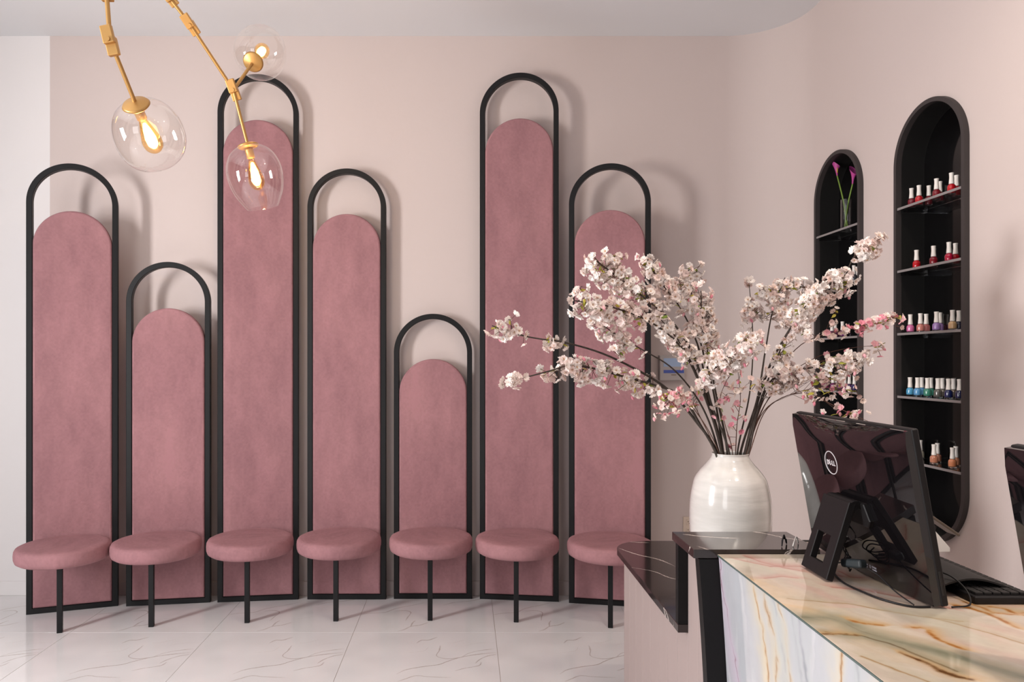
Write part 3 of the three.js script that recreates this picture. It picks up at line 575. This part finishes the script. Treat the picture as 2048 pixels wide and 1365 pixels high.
// ---------------------------------------------------------------- things on the desk
{
  // keyboard, long side along the desk
  const t = thing('keyboard', 'black keyboard lying under an arched black desk pad', 'keyboard', V(1.135, DY + .0003, 1.74));
  const base = new RoundedBoxGeometry(.13, .016, .44, 2, .004); base.translate(0, .008, 0); mesh('keyboard_base', base, blackPlastic, t);
  const key = new RoundedBoxGeometry(.0165, .007, .0165, 1, .002);
  for (let i = 0; i < 6; i++) for (let j = 0; j < 22; j++) { const k = mesh('key', key, matteBlack, t); k.position.set(-.0475 + i * .019, .0185, -.2 + j * .019); }
  // arched pad over its far part
  const n = 20, top = [], th = .004;
  const s = new THREE.Shape(), arch = (q) => .010 + .032 * Math.sin(Math.PI * Math.min(1, q)) ** 1.2;
  for (let i = 0; i <= n; i++) { const q = i / n, x = .985 + .222 * q; (i ? s.lineTo : s.moveTo).call(s, x, DY + arch(q)); }
  for (let i = n; i >= 0; i--) { const q = i / n, x = .985 + .222 * q; s.lineTo(x, DY + arch(q) - (q === 0 || q === 1 ? .0095 : th)); }
  s.closePath();
  const g = new THREE.ExtrudeGeometry(s, { depth: .34, bevelEnabled: false }); g.translate(0, 0, -1.905);
  single('desk_pad', g, matteBlack, 'black pad arched over the keyboard at the right of the desk', 'desk pad');
}
{
  const cable = blackPlastic, Y = DY + .0028;
  single('power_cable', taper([V(.905, Y, 1.79), V(.885, Y, 1.74), V(.868, Y, 1.66), V(.875, Y, 1.60), V(.89, Y, 1.545), V(.925, Y, 1.502), V(.962, Y, 1.499)], .0023, 8, true, 60), cable, 'black cable running along the desk below the computer back', 'cable');
  single('power_cable', taper([V(1.045, Y + .045, 1.60), V(1.056, Y + .040, 1.57), V(1.062, Y + .022, 1.535), V(1.044, Y + .004, 1.50), V(1.005, Y, 1.497)], .0018, 8, true, 50), cable, 'thin black cable looping out from under the computer corner', 'cable');
  const c2 = thing('cable_bundle', 'tangle of black cables with a plug behind the easel stand', 'cable', V(.895, DY, 1.70));
  seed = 501;
  for (let i = 0; i < 5; i++) { const p = []; for (let k = 0; k < 6; k++) { const a = k * 1.1 + i, r = .012 + .004 * i; p.push(new THREE.Vector3(Math.cos(a) * r * .6 + .012, .030 + .006 * i + Math.sin(a) * .014, -.03 + Math.sin(a * .7) * r * 1.6 + k * .006)); } mesh('cable', taper(p, .0016, 6, true, 36), cable, c2); }
  mesh('cable', taper([new THREE.Vector3(.01, .045, .05), new THREE.Vector3(.022, .036, .09), new THREE.Vector3(.03, .016, .14), new THREE.Vector3(.04, .003, .19)], .0016, 6, true, 30), cable, c2);
  mesh('cable', taper([new THREE.Vector3(.0, .044, .01), new THREE.Vector3(-.012, .028, -.03), new THREE.Vector3(-.022, .008, -.07), new THREE.Vector3(-.03, .003, -.1)], .0016, 6, true, 30), cable, c2);
  const plug = new RoundedBoxGeometry(.022, .02, .06, 2, .006); plug.rotateY(.3); plug.rotateX(-.2); plug.translate(.0, .045, .03); mesh('plug', plug, std({ color: srgb(34, 42, 46), roughness: .5 }), c2);
  const c3 = thing('twist_tie', 'small curl of black cable on the stone ledge beside the stand', 'cable', V(.862, .9, 1.965));
  for (let i = 0; i < 3; i++) mesh('curl', taper([new THREE.Vector3(-.012, .002, .02), new THREE.Vector3(-.006 + i * .002, .018 + .006 * i, .01), new THREE.Vector3(.008, .016 - .004 * i, 0), new THREE.Vector3(.014, .002, -.01)], .0016, 6, true, 20), cable, c3);
  single('white_cable', taper([V(.880, .902, 1.945), V(.888, .912, 1.955), V(.898, .922, 1.965), V(.91, .902, 1.98)], .0020, 8, true, 24), capWhite, 'short white cable curving behind the computer stand', 'cable');
}
{
  // tablet on a white stand, on the low counter behind the computer
  const t = thing('tablet_stand', 'white tablet stand arm with a tilted tablet behind the computer', 'tablet', V(1.40, .6366, 2.2));
  mesh('base', (() => { const g = new THREE.CylinderGeometry(.055, .06, .012, 28); g.translate(-.03, .0062, 0); return g; })(), capWhite, t);
  mesh('post', rod(new THREE.Vector3(-.03, .012, 0), new THREE.Vector3(-.03, .255, 0), .011), blackPlastic, t);
  const s = new THREE.Shape([[-.06, .255], [.008, .255], [.056, .200], [.056, .190], [-.06, .186]].map(([a, b]) => new THREE.Vector2(a, b)));
  const g = new THREE.ExtrudeGeometry(s, { depth: .012, bevelEnabled: true, bevelSize: .002, bevelThickness: .002, bevelSegments: 2 }); g.translate(0, 0, .008); mesh('white_arm', g, capWhite, t);
  const tg = new RoundedBoxGeometry(.15, .008, .06, 2, .0035); tg.rotateZ(-.60); tg.translate(.035, .276, -.02); mesh('tablet', tg, std({ color: srgb(120, 108, 96), roughness: .3, metalness: .6 }), t);
  const mg = new RoundedBoxGeometry(.06, .02, .07, 2, .005); mg.rotateZ(-.60); mg.translate(-.012, .272, -.01); mesh('mount', mg, blackPlastic, t);
}

// ---------------------------------------------------------------- on the back wall behind the blossom
{
  const t = thing('wall_outlet', 'beige double power outlet low on the pink wall beside the vase', 'outlet', V(1.337, .41, BACK - .0005));
  const plate = new RoundedBoxGeometry(.072, .116, .006, 2, .002); plate.translate(0, 0, .003); const cream = std({ color: srgb(222, 204, 188), roughness: .4 }); mesh('cover_plate', plate, cream, t);
  for (const y of [-.024, .026]) {
    const s = new RoundedBoxGeometry(.034, .03, .003, 2, .001); s.translate(0, y, .0072); const soc = mesh('socket', s, cream, t);
    for (const [x, dy, w, h] of [[-.007, .005, .003, .008], [.007, .005, .003, .008], [0, -.007, .005, .005]]) { const h2 = new THREE.BoxGeometry(w, h, .001); h2.translate(x, y + dy, .0090); mesh('slot', h2, matteBlack, soc); }
  }
  const d = thing('wall_dispenser', 'small grey wall box with a blue printed front behind the blossom', 'wall box', V(1.227, 1.358, BACK - .0005));
  const b = new RoundedBoxGeometry(.148, .15, .04, 2, .004); b.translate(0, 0, .02); mesh('box_body', b, std({ color: srgb(186, 178, 176), roughness: .5 }), d);
  const p1 = new THREE.BoxGeometry(.12, .05, .002); p1.translate(.008, .032, .041); mesh('light_blue_panel', p1, phy({ color: srgb(168, 190, 222), roughness: .2 }), d);
  const p2 = new THREE.BoxGeometry(.12, .018, .002); p2.translate(.008, -.022, .041); mesh('blue_stripe', p2, phy({ color: srgb(70, 92, 176), roughness: .2 }), d);
  const p3 = new THREE.BoxGeometry(.03, .004, .002); p3.translate(.008, -.042, .0405); mesh('small_slot', p3, std({ color: srgb(120, 96, 70), roughness: .6 }), d);
}

// ---------------------------------------------------------------- vase and blossom branches
const VX = .914, VZ = 2.5, VY = .6366;
{
  const n = fbm(512, 5, 5, 301, .55, 1, 4);
  const glaze = phy({ map: dataTex(512, (i) => { const t = .86 + .14 * (n[i] - .5); return [t, t * .985, t * .965]; }), roughness: .16, clearcoat: .7, clearcoatRoughness: .06, bumpMap: dataTex(512, (i) => n[i], false), bumpScale: .0016 });
  const prof = [[0, 0], [.084, 0], [.088, .004], [.106, .05], [.122, .1], [.131, .15], [.1345, .2], [.1345, .235], [.1328, .2776], [.129, .305], [.124, .331], [.117, .357], [.1, .3836], [.0776, .41], [.066, .425], [.0605, .4375], [.0615, .444], [.0590, .4455], [.0560, .442], [.060, .425], [.072, .408], [.094, .38], [.11, .35], [.12, .3], [.122, .2], [.1, .06], [0, .03]];
  const curve = new THREE.SplineCurve(prof.slice(1, 18).map(([a, b]) => new THREE.Vector2(a, b)));
  const g = lathe([[0, 0], ...curve.getPoints(60).map((p) => [p.x, p.y]), ...prof.slice(18)], 72);
  const v = single('ceramic_vase', g, glaze, 'large glossy off-white ceramic vase holding the cherry blossom branches', 'vase');
  v.position.copy(V(VX, VY, VZ));
}
{
  seed = 777;
  const petalMats = [[253, 243, 237], [252, 237, 231], [254, 247, 243], [250, 230, 224]].map((c) => phy({ color: srgb(...c), roughness: .8, transmission: .15, thickness: 0, side: THREE.DoubleSide }));
  const pinkMats = [[243, 184, 192], [232, 146, 164], [248, 220, 214], [251, 238, 230], [249, 228, 216], [250, 234, 226], [252, 240, 232]].map((c) => phy({ color: srgb(...c), roughness: .8, transmission: .25, thickness: 0, side: THREE.DoubleSide }));
  const leafMats = [[170, 172, 54], [196, 184, 72], [128, 150, 54]].map((c) => phy({ color: srgb(...c), roughness: .6, transmission: .2, thickness: 0, side: THREE.DoubleSide }));
  const stamenMat = std({ color: srgb(214, 160, 90), roughness: .8 });
  const barkN = fbm(256, 8, 4, 401, .6, 1, 3);
  const bark = std({ map: dataTex(256, (i) => { const t = .14 + .16 * barkN[i]; return [t * 1.1, t * .95, t * .85]; }), roughness: .85 });
  const twigBark = std({ color: srgb(92, 62, 50), roughness: .85 });
  // one petal as a small cupped sheet with a notched tip
  function petal(len, wid, cup, ang, open, pos, idx) {
    const nu = 3, nv = 2, o = pos.length / 3, ca = Math.cos(ang), sa = Math.sin(ang);
    for (let i = 0; i <= nu; i++) for (let j = 0; j <= nv; j++) {
      const u = i / nu, v = j / nv * 2 - 1, w = wid * Math.sin(Math.PI * (0.14 + .74 * u)) * .5, notch = i === nu && j === 1 ? -.22 * len : 0;
      const r = u * len + notch, rad = r * Math.cos(open * (1 - .3 * u)) + .0012, y = r * Math.sin(open * (1 - .3 * u)) + cup * len * (v * v * .35 - .2 * u * u), x = v * w;
      pos.push(ca * rad - sa * x, y, sa * rad + ca * x);
    }
    for (let i = 0; i < nu; i++) for (let j = 0; j < nv; j++) { const a = o + i * (nv + 1) + j, c = a + nv + 1; idx.push(a, a + 1, c, a + 1, c + 1, c); }
  }
  function bloom(len, layers, openA, openB) {
    const pos = [], idx = [];
    for (let l = 0; l < layers; l++) for (let k = 0; k < 5; k++) petal(len * (1 - .2 * l) * rr(.88, 1.1), len * rr(.82, 1.0), rr(.1, .9), (k + l * .5) / 5 * Math.PI * 2 + rr(-.15, .15), (l ? openB : openA) + rr(-.15, .2), pos, idx);
    const g = new THREE.BufferGeometry(); g.setAttribute('position', new THREE.Float32BufferAttribute(pos, 3)); g.setIndex(idx); g.computeVertexNormals(); return g;
  }
  const blooms = [0, 1, 2, 3, 4].map((i) => bloom(.0158, 2, .15 + .12 * i, .75 + .05 * i)), smallBlooms = [0, 1, 2].map((i) => bloom(.0125, 1, .35 + .3 * i, 1));
  const budG = lathe([[0, -.004], [.003, -.002], [.0048, .003], [.004, .008], [.0014, .012], [0, .0125]], 7);
  const stG = mergeGeometries([0, 1, 2, 3, 4].map((k) => { const g = new THREE.CylinderGeometry(.0004, .0004, .008, 4); g.translate(0, .004, 0); g.rotateZ(.5); g.rotateY(k * 1.257); return g; }));
  const leafG = (() => { const pos = [], idx = []; for (let i = 0; i <= 5; i++) for (let j = -1; j <= 1; j++) { const u = i / 5, w = .0065 * Math.sin(Math.PI * u ** .8) * j; pos.push(w, .003 * Math.abs(j) - .006 * u * u, u * .03); } for (let i = 0; i < 5; i++) for (let j = 0; j < 2; j++) { const a = i * 3 + j; idx.push(a, a + 3, a + 1, a + 1, a + 3, a + 4); } const g = new THREE.BufferGeometry(); g.setAttribute('position', new THREE.Float32BufferAttribute(pos, 3)); g.setIndex(idx); g.computeVertexNormals(); return g; })();
  const up = new THREE.Vector3(0, 1, 0), q = new THREE.Quaternion();
  // each branch: points [X, Y, Z] in metres from the vase mouth to the tip, how far the tip comes forward, radius, stretches of flowers
  const branch = (name, label, path, lean, r0, opts) => {
    const L = path.length - 1, pts = path.map((p) => V(...p));
    const foot = V(VX - (pts[0].x - VX) * .6, VY + .06, VZ + lean * .12);   // lower end stands in the vase
    const all = [foot, ...pts];
    const t = thing(name, label, 'branch', null, opts.group);
    const curve = new THREE.CatmullRomCurve3(all, false, 'centripetal');
    const geos = [taper(all, (s) => r0 * 1.18 * (1 - .70 * s), 7, true, 44)], twigs = [];
    const at = (s) => curve.getPoint(Math.max(0, Math.min(1, (s + 1) / (L + 1))));   // s counts the points of the path
    const put = (p, dir, small) => {
      const mats = small ? pinkMats : petalMats, m = mesh('blossom', (small ? smallBlooms : blooms)[Math.floor(rnd() * (small ? 3 : 5))], mats[Math.floor(rnd() * mats.length)], t);
      m.position.copy(p); q.setFromUnitVectors(up, dir.clone().normalize()); m.quaternion.copy(q).multiply(new THREE.Quaternion().setFromAxisAngle(up, rnd() * 6.28)); m.scale.setScalar(rr(.78, 1.08));
      if (!small && rnd() < .6) { const s = mesh('stamens', stG, stamenMat, m); }
    };
    for (const [t0, t1, count, spread, small] of opts.dense || []) for (let i = 0, N = count; i < N; i++) {
      const s = t0 + (t1 - t0) * (i + rnd()) / N, c = at(s), off = new THREE.Vector3(rr(-1, 1), rr(-1, 1), rr(-1, 1)); if (off.lengthSq() > 1) off.normalize(); off.multiplyScalar(spread); off.y -= spread * .25;
      const p = c.clone().add(off), dir = off.clone().add(new THREE.Vector3(rr(-.5, .5), rr(-.5, .5), rr(-.3, .6)).multiplyScalar(spread)); if (dir.lengthSq() < 1e-8) dir.set(0, 1, 0);
      put(p, dir, small); if (i % 2 === 0) twigs.push([at(Math.max(0, s - .15)), p]);
      if (rnd() < (small ? .25 : .16)) { const l = mesh('leaf', leafG, leafMats[Math.floor(rnd() * 3)], t); l.position.copy(c.clone().lerp(p, .5)); l.rotation.set(rr(-1, 1), rr(0, 6.28), rr(-1, 1)); l.scale.setScalar(rr(.5, .9)); }
      if (rnd() < (small ? .2 : .05)) { const b = mesh('bud', budG, pinkMats[Math.floor(rnd() * 2)], t); b.position.copy(c).add(off.clone().multiplyScalar(1.25)); b.rotation.set(rr(-.6, .6) + 3, 0, rr(-.6, .6)); }
    }
    for (const [t0, len, a, b2, c2, count, small] of opts.side || []) {
      const s0 = at(t0), dir = new THREE.Vector3(a, b2, c2).normalize(), e = s0.clone().addScaledVector(dir, len), m = s0.clone().lerp(e, .5).add(new THREE.Vector3(0, .02, 0));
      geos.push(taper([s0, m, e], (s) => r0 * .35 * (1 - .6 * s), 5, true, 14));
      const cv = new THREE.CatmullRomCurve3([s0, m, e]);
      for (let i = 0; i < count; i++) { const c = cv.getPointAt(.35 + .65 * (i + rnd()) / count), off = new THREE.Vector3(rr(-1, 1), rr(-1, 1), rr(-1, 1)).multiplyScalar(small ? .02 : .026); put(c.clone().add(off), off.clone().add(new THREE.Vector3(0, 0, .01)), small); twigs.push([c, c.clone().add(off)]); if (rnd() < .25) { const l = mesh('leaf', leafG, leafMats[Math.floor(rnd() * 3)], t); l.position.copy(c); l.rotation.set(rr(-1, 1), rr(0, 6.28), rr(-1, 1)); l.scale.setScalar(rr(.6, 1)); } }
    }
    mesh('stem', mergeGeometries(geos), r0 > .0035 ? bark : twigBark, t);
    if (twigs.length) { const m = mesh('twigs', mergeGeometries(twigs.map(([a, b]) => rod(a, b, .0009, 4))), twigBark, t); m.userData.kind = 'stuff'; }
    return t;
  };
  const G = 'cherry blossom branches in the white vase', GP = 'thin pink-flowered sprigs in the white vase';
  const B = (label, path, lean, r, dense, side) => branch('cherry_blossom_branch', label, path, lean, r, { dense, side, group: G });
  const S = (label, path, lean, r, dense, side) => branch('blossom_sprig', label, path, lean, r, { dense, side, group: GP });
  B('cherry blossom branch reaching farthest left, in front of the second chair from the right', [[0.867, 1.079, 2.486], [0.790, 1.197, 2.494], [0.703, 1.295, 2.485], [0.631, 1.344, 2.474], [0.543, 1.390, 2.461], [0.449, 1.430, 2.447], [0.322, 1.464, 2.432], [0.248, 1.473, 2.416], [0.170, 1.488, 2.398], [0.089, 1.515, 2.380]], .12, .0056, [[8.35, 9, 15, .024], [7.6, 8.3, 8, .026], [6.0, 6.75, 14, .026]], [[8.2, .045, -.2, .9, .1, 5]]);
  B('low left cherry blossom branch dipping at its tip', [[0.859, 1.079, 2.476], [0.807, 1.180, 2.491], [0.738, 1.280, 2.476], [0.627, 1.322, 2.457], [0.521, 1.350, 2.436], [0.413, 1.378, 2.412], [0.342, 1.384, 2.387], [0.273, 1.366, 2.359], [0.194, 1.347, 2.330], [0.135, 1.337, 2.300]], .20, .0056, [[3.0, 5.4, 100, .046], [5.4, 6.7, 42, .042], [8.2, 9, 15, .024], [7.0, 7.3, 3, .02]], [[5.0, .06, -.6, -.8, .2, 8]]);
  B('upper left cherry blossom branch with a big tip over the rightmost chair', [[0.886, 1.079, 2.494], [0.837, 1.266, 2.496], [0.779, 1.429, 2.489], [0.710, 1.532, 2.481], [0.624, 1.605, 2.472], [0.535, 1.672, 2.461], [0.439, 1.741, 2.450]], .05, .0060, [[4.0, 5.2, 70, .048], [5.2, 6.0, 72, .052], [3.4, 4.0, 22, .040]], [[5.6, .06, .7, .5, .1, 9]]);
  B('mid left cherry blossom branch spreading level', [[0.879, 1.079, 2.478], [0.818, 1.284, 2.481], [0.723, 1.454, 2.450], [0.609, 1.533, 2.412], [0.477, 1.576, 2.368], [0.352, 1.592, 2.320]], .18, .0054, [[3.1, 4.2, 70, .046], [4.2, 5.0, 44, .040]], [[4.9, .05, .2, .9, .1, 6]]);
  B('left cherry blossom branch with loose flowers below the level one', [[0.872, 1.079, 2.488], [0.810, 1.249, 2.489], [0.708, 1.373, 2.472], [0.600, 1.437, 2.451], [0.502, 1.490, 2.427], [0.434, 1.536, 2.400]], .10, .0042, [[3.2, 5.0, 46, .036]], [[3.4, .07, -.6, -.6, .2, 8]]);
  B('upright cherry blossom branch with a narrow tip, left of the middle', [[0.890, 1.079, 2.512], [0.841, 1.282, 2.511], [0.811, 1.456, 2.528], [0.752, 1.593, 2.549], [0.696, 1.677, 2.573], [0.646, 1.769, 2.600]], -.10, .0048, [[4.3, 5.0, 34, .030], [3.0, 4.3, 44, .034]]);
  B('upright cherry blossom branch topped by a small arch, left of the gap', [[0.897, 1.079, 2.519], [0.863, 1.299, 2.523], [0.830, 1.474, 2.561], [0.820, 1.619, 2.607], [0.811, 1.738, 2.660]], -.16, .0048, [[3.6, 4.0, 20, .028], [2.9, 3.5, 30, .036]], [[3.9, .05, .8, -.3, .1, 9], [3.2, .08, -.7, .2, 0, 12]]);
  B('short dense cherry blossom branch crossing the middle', [[0.900, 1.079, 2.469], [0.836, 1.267, 2.473], [0.810, 1.350, 2.428], [0.835, 1.390, 2.373], [0.873, 1.441, 2.310], [0.908, 1.477, 2.240]], .26, .0050, [[2.4, 4.0, 90, .046], [4.0, 5.0, 46, .038]]);
  B('cherry blossom branch rising beside the gap, left side', [[0.905, 1.079, 2.498], [0.858, 1.317, 2.497], [0.829, 1.455, 2.492], [0.813, 1.541, 2.487], [0.807, 1.639, 2.480]], .02, .0050, [[3.0, 4.0, 62, .036], [2.0, 3.0, 44, .044]], [[2.0, .09, -.8, .35, .2, 18]]);
  B('cherry blossom branch reaching highest right, tip against the far niche', [[0.960, 1.079, 2.488], [0.991, 1.200, 2.495], [1.016, 1.300, 2.488], [1.050, 1.400, 2.479], [1.096, 1.492, 2.468], [1.155, 1.586, 2.456], [1.213, 1.649, 2.443], [1.273, 1.685, 2.430], [1.293, 1.743, 2.415], [1.357, 1.797, 2.400]], .10, .0056, [[5.4, 7.1, 112, .046], [8.5, 9.0, 44, .036], [8.2, 8.5, 10, .034], [4.6, 5.4, 26, .04]]);
  B('upright cherry blossom branch on the right', [[0.955, 1.079, 2.514], [1.014, 1.265, 2.517], [1.055, 1.439, 2.545], [1.096, 1.582, 2.580], [1.156, 1.700, 2.620]], -.12, .0048, [[2.9, 3.6, 44, .044], [3.6, 4.0, 14, .028]], [[3.4, .11, .9, .25, .1, 22], [3.3, .07, -.8, .2, .1, 16]]);
  B('slender cherry blossom branch with one flower at its top', [[0.948, 1.079, 2.524], [0.992, 1.281, 2.529], [1.023, 1.439, 2.576], [1.041, 1.582, 2.634], [1.056, 1.702, 2.700]], -.20, .0036, [[3.9, 4.0, 6, .012], [2.7, 3.3, 32, .034]]);
  B('level cherry blossom branch crossing the far niche', [[0.966, 1.079, 2.476], [1.009, 1.250, 2.479], [1.049, 1.349, 2.445], [1.127, 1.373, 2.402], [1.211, 1.390, 2.354], [1.256, 1.410, 2.300]], .20, .0048, [[1.6, 2.5, 70, .046], [2.6, 3.2, 20, .034], [3.7, 5.0, 46, .034]], [[2.0, .11, .3, .9, 0, 20]]);
  B('hanging cherry blossom branch beside the far niche edge', [[0.959, 1.079, 2.483], [1.006, 1.249, 2.480], [1.050, 1.403, 2.447], [1.095, 1.536, 2.406], [1.126, 1.599, 2.360]], .14, .0042, [[2.7, 4.0, 52, .034]], [[3.0, .07, .5, -.6, .2, 12]]);
  B('cherry blossom branch filling the left middle, above the wall box', [[0.883, 1.079, 2.490], [0.827, 1.266, 2.489], [0.775, 1.386, 2.470], [0.709, 1.484, 2.447], [0.654, 1.537, 2.420]], .08, .0044, [[2.2, 4.0, 54, .036]], [[1.8, .09, .6, .7, .2, 16]]);
  S('long pink sprig reaching right towards the near niche', [[0.966, 1.079, 2.481], [1.031, 1.284, 2.483], [1.138, 1.454, 2.456], [1.253, 1.500, 2.422], [1.334, 1.522, 2.383], [1.404, 1.542, 2.340]], .16, .0024, [[2.6, 4.8, 60, .020, 1], [4.8, 5, 5, .014, 1]], [[4.5, .04, .8, -.5, 0, 4, 1], [2.6, .09, .5, .8, .1, 5, 1]]);
  S('pink sprig arching down over the computer top', [[0.969, 1.079, 2.474], [1.038, 1.247, 2.468], [1.130, 1.293, 2.417], [1.217, 1.244, 2.353], [1.277, 1.205, 2.280]], .22, .0022, [[2.6, 4.0, 22, .034, 1]], [[2.0, .13, .8, .3, .1, 8, 1], [1.6, .18, .8, .35, .1, 8, 1], [2.4, .14, .8, .1, -.1, 9, 1], [2.2, .16, .9, .5, 0, 8, 1]]);
  S('short pink sprig standing in the middle of the vase', [[0.928, 1.079, 2.488], [0.930, 1.181, 2.479], [0.928, 1.269, 2.443], [0.904, 1.362, 2.400]], .10, .0024, [[.4, 3, 22, .024, 1]], [[2.2, .06, .8, .5, .1, 3, 1]]);
  S('low pink sprig hanging left above the vase', [[0.862, 1.079, 2.483], [0.804, 1.202, 2.470], [0.738, 1.286, 2.421], [0.645, 1.280, 2.360]], .14, .0024, [[2.0, 3.0, 46, .036, 1]], [[1.6, .08, .3, .6, .2, 8, 1]]);
  S('thin twiggy sprig with sparse pink flowers crossing the far niche', [[0.966, 1.079, 2.488], [1.039, 1.266, 2.486], [1.155, 1.378, 2.462], [1.275, 1.417, 2.433], [1.344, 1.436, 2.400]], 0.10, .0022, [[2.4, 4, 16, .03, 1]], [[1.6, .16, .9, .25, 0, 6, 1], [2.2, .14, .9, -.1, .1, 7, 1]]);
  S('thin sprig drooping right just above the computer', [[0.962, 1.079, 2.478], [1.024, 1.233, 2.474], [1.090, 1.286, 2.432], [1.182, 1.311, 2.380], [1.267, 1.288, 2.320]], 0.18, .0022, [[2.2, 4, 16, .034, 1]], [[1.4, .16, .9, .1, .1, 6, 1], [2.4, .1, .8, .4, 0, 6, 1]]);
  S('thin sprig with pale flowers dipping left below the branches', [[0.869, 1.079, 2.476], [0.790, 1.217, 2.457], [0.708, 1.278, 2.387], [0.622, 1.248, 2.300]], 0.20, .0022, [[1.8, 3, 30, .034, 1]], [[1.0, .07, -.2, .9, .1, 5, 1]]);
  S('thin sprig with a few pale flowers rising from the middle of the vase', [[0.917, 1.079, 2.483], [0.886, 1.182, 2.470], [0.851, 1.270, 2.421], [0.866, 1.367, 2.360]], 0.14, .0022, [[1.4, 3, 14, .026, 1]], [[1.8, .06, .7, .5, .1, 4, 1]]);
  S('thin pink sprig ending between the two niches', [[0.966, 1.079, 2.498], [1.078, 1.317, 2.497], [1.220, 1.417, 2.492], [1.355, 1.448, 2.487], [1.430, 1.451, 2.480]], .02, .0020, [[3.4, 4, 8, .026, 1]], [[3, .06, .3, -.9, 0, 4, 1]]);
}

// ---------------------------------------------------------------- brass chandelier with three glass globes
{
  const hub = V(-1.15, 3.0, 2.55);
  const t = thing('branching_chandelier', 'brass branching chandelier with three clear glass globes and glowing bulbs', 'chandelier', V(0, 0, 0));
  mesh('ceiling_canopy', (() => { const g = lathe([[0, 0], [.07, 0], [.07, -.02], [.06, -.026], [0, -.028]], 36); g.translate(hub.x, CEIL, hub.z); return g; })(), brass, t);
  mesh('stem_rod', rod(new THREE.Vector3(hub.x, CEIL - .02, hub.z), hub, .009), brass, t);
  const hubG = new RoundedBoxGeometry(.05, .07, .05, 2, .005); hubG.translate(hub.x, hub.y, hub.z); mesh('joint_block', hubG, brass, t);
  const K0 = V(-1.088, 2.52, 2.2), K1 = V(-1.077, 2.372, 2.2), C1 = V(-1.0755, 2.237, 2.37);
  const J0 = V(-1.139, 2.80, 2.8), J1 = V(-1.080, 2.722, 2.85), J2 = V(-.958, 2.521, 3.0), C2 = V(-.903, 2.674, 3.09), C3 = V(-.913, 2.305, 3.05);
  const link = (a, b) => mesh('arm_rod', rod(a, b, .0068), brass, t);
  link(hub, K0); link(K0, K1); link(K1, C1); link(hub, J0); link(J0, J1); link(J1, J2); link(J2, C2); link(J2, C3);
  // hinge block made of two flat cheeks, laid along a direction
  const block = (p, dir, len, w, d) => {
    const a = new RoundedBoxGeometry(w, len * .62, d * .55, 2, .003); a.translate(0, len * .19, d * .22);
    const b = new RoundedBoxGeometry(w, len * .62, d * .55, 2, .003); b.translate(0, -len * .19, -d * .22);
    const pin = new THREE.CylinderGeometry(w * .22, w * .22, d * 1.25, 14); pin.rotateX(Math.PI / 2);
    const flat = (x) => (x.index ? x.toNonIndexed() : x), g = mergeGeometries([a, b, pin].map(flat));
    g.applyQuaternion(new THREE.Quaternion().setFromUnitVectors(new THREE.Vector3(0, 1, 0), dir.clone().normalize())); g.translate(p.x, p.y, p.z);
    mesh('hinge_joint', g, brass, t);
  };
  const sub = (a, b) => a.clone().sub(b);
  block(K0, new THREE.Vector3(0, 1, 0), .05, .036, .03); block(K1, new THREE.Vector3(-.2, 1, .1), .085, .034, .032);
  block(J0, sub(J0, J1), .06, .034, .03); block(J1, sub(J1, J2), .085, .034, .032); block(J2, sub(J2, C3).add(sub(J1, J2).multiplyScalar(.3)), .085, .036, .034);
  const globeOpen = [[.030, .004], [.055, -.006], [.085, -.028], [.106, -.062], [.117, -.105], [.114, -.150], [.101, -.195], [.082, -.232], [.064, -.262]];
  const globeRound = [[.030, .004], [.058, -.008], [.088, -.032], [.108, -.068], [.117, -.112], [.112, -.158], [.094, -.196], [.066, -.222], [.050, -.230]];
  const bulbProf = [[.0125, -.052], [.014, -.062], [.020, -.085], [.028, -.115], [.0335, -.140], [.0315, -.162], [.021, -.178], [.010, -.185], [0, -.187]];
  const coreProf = [[0, -.068], [.006, -.072], [.013, -.095], [.019, -.130], [.017, -.156], [.008, -.168], [0, -.170]];
  const lamp = (c, axis, prof, scale, bend) => {
    const gq = new THREE.Quaternion().setFromUnitVectors(new THREE.Vector3(0, -1, 0), axis.clone().normalize());
    const put = (name, g, m, parent = t) => { g.scale(scale, scale, scale); g.applyQuaternion(gq); g.translate(c.x, c.y, c.z); return mesh(name, g, m, parent); };
    put('globe_cap', lathe([[0, .014], [.012, .014], [.040, .006], [.0455, -.001], [.036, -.009], [0, -.013]], 36), brass);
    put('bulb_socket', lathe([[0, -.010], [.0165, -.010], [.0175, -.020], [.0165, -.052], [0, -.052]], 24), brass);
    const sp = new THREE.SplineCurve(prof.map(([a, b]) => new THREE.Vector2(a, b))).getPoints(40).map((p) => [p.x, p.y]);
    const gg = lathe(sp, 56); { const p = gg.attributes.position; for (let i = 0; i < p.count; i++) { const y = p.getY(i), a = Math.atan2(p.getZ(i), p.getX(i)); const k = 1 + bend * Math.sin(2 * a + y * 14) * Math.min(1, -y * 6); p.setX(i, p.getX(i) * k); p.setZ(i, p.getZ(i) * k); } gg.computeVertexNormals(); }
    put('glass_globe', gg, globeGlass);
    const b = put('bulb', lathe(new THREE.SplineCurve(bulbProf.map(([a, y]) => new THREE.Vector2(a, y))).getPoints(28).map((p) => [Math.max(0, p.x), p.y]), 28), bulbGlass);
    put('filament', lathe(coreProf, 20), filamentGlow, b);
    const l = new THREE.PointLight(BULB_COLOR, BULB, 0, 2); l.position.copy(new THREE.Vector3(0, -.125 * scale, 0).applyQuaternion(gq).add(c)); l.castShadow = true; l.shadow.radius = 1; t.add(l);
  };
  lamp(C1, new THREE.Vector3(.02, -.59, -.80), globeRound, 1.0, .03);
  lamp(C2, new THREE.Vector3(.06, .66, -.75), globeRound, .96, .03);
  lamp(C3, new THREE.Vector3(.21, -.97, -.12), globeOpen, 1.0, .03);
}

renderer.render(scene, camera);
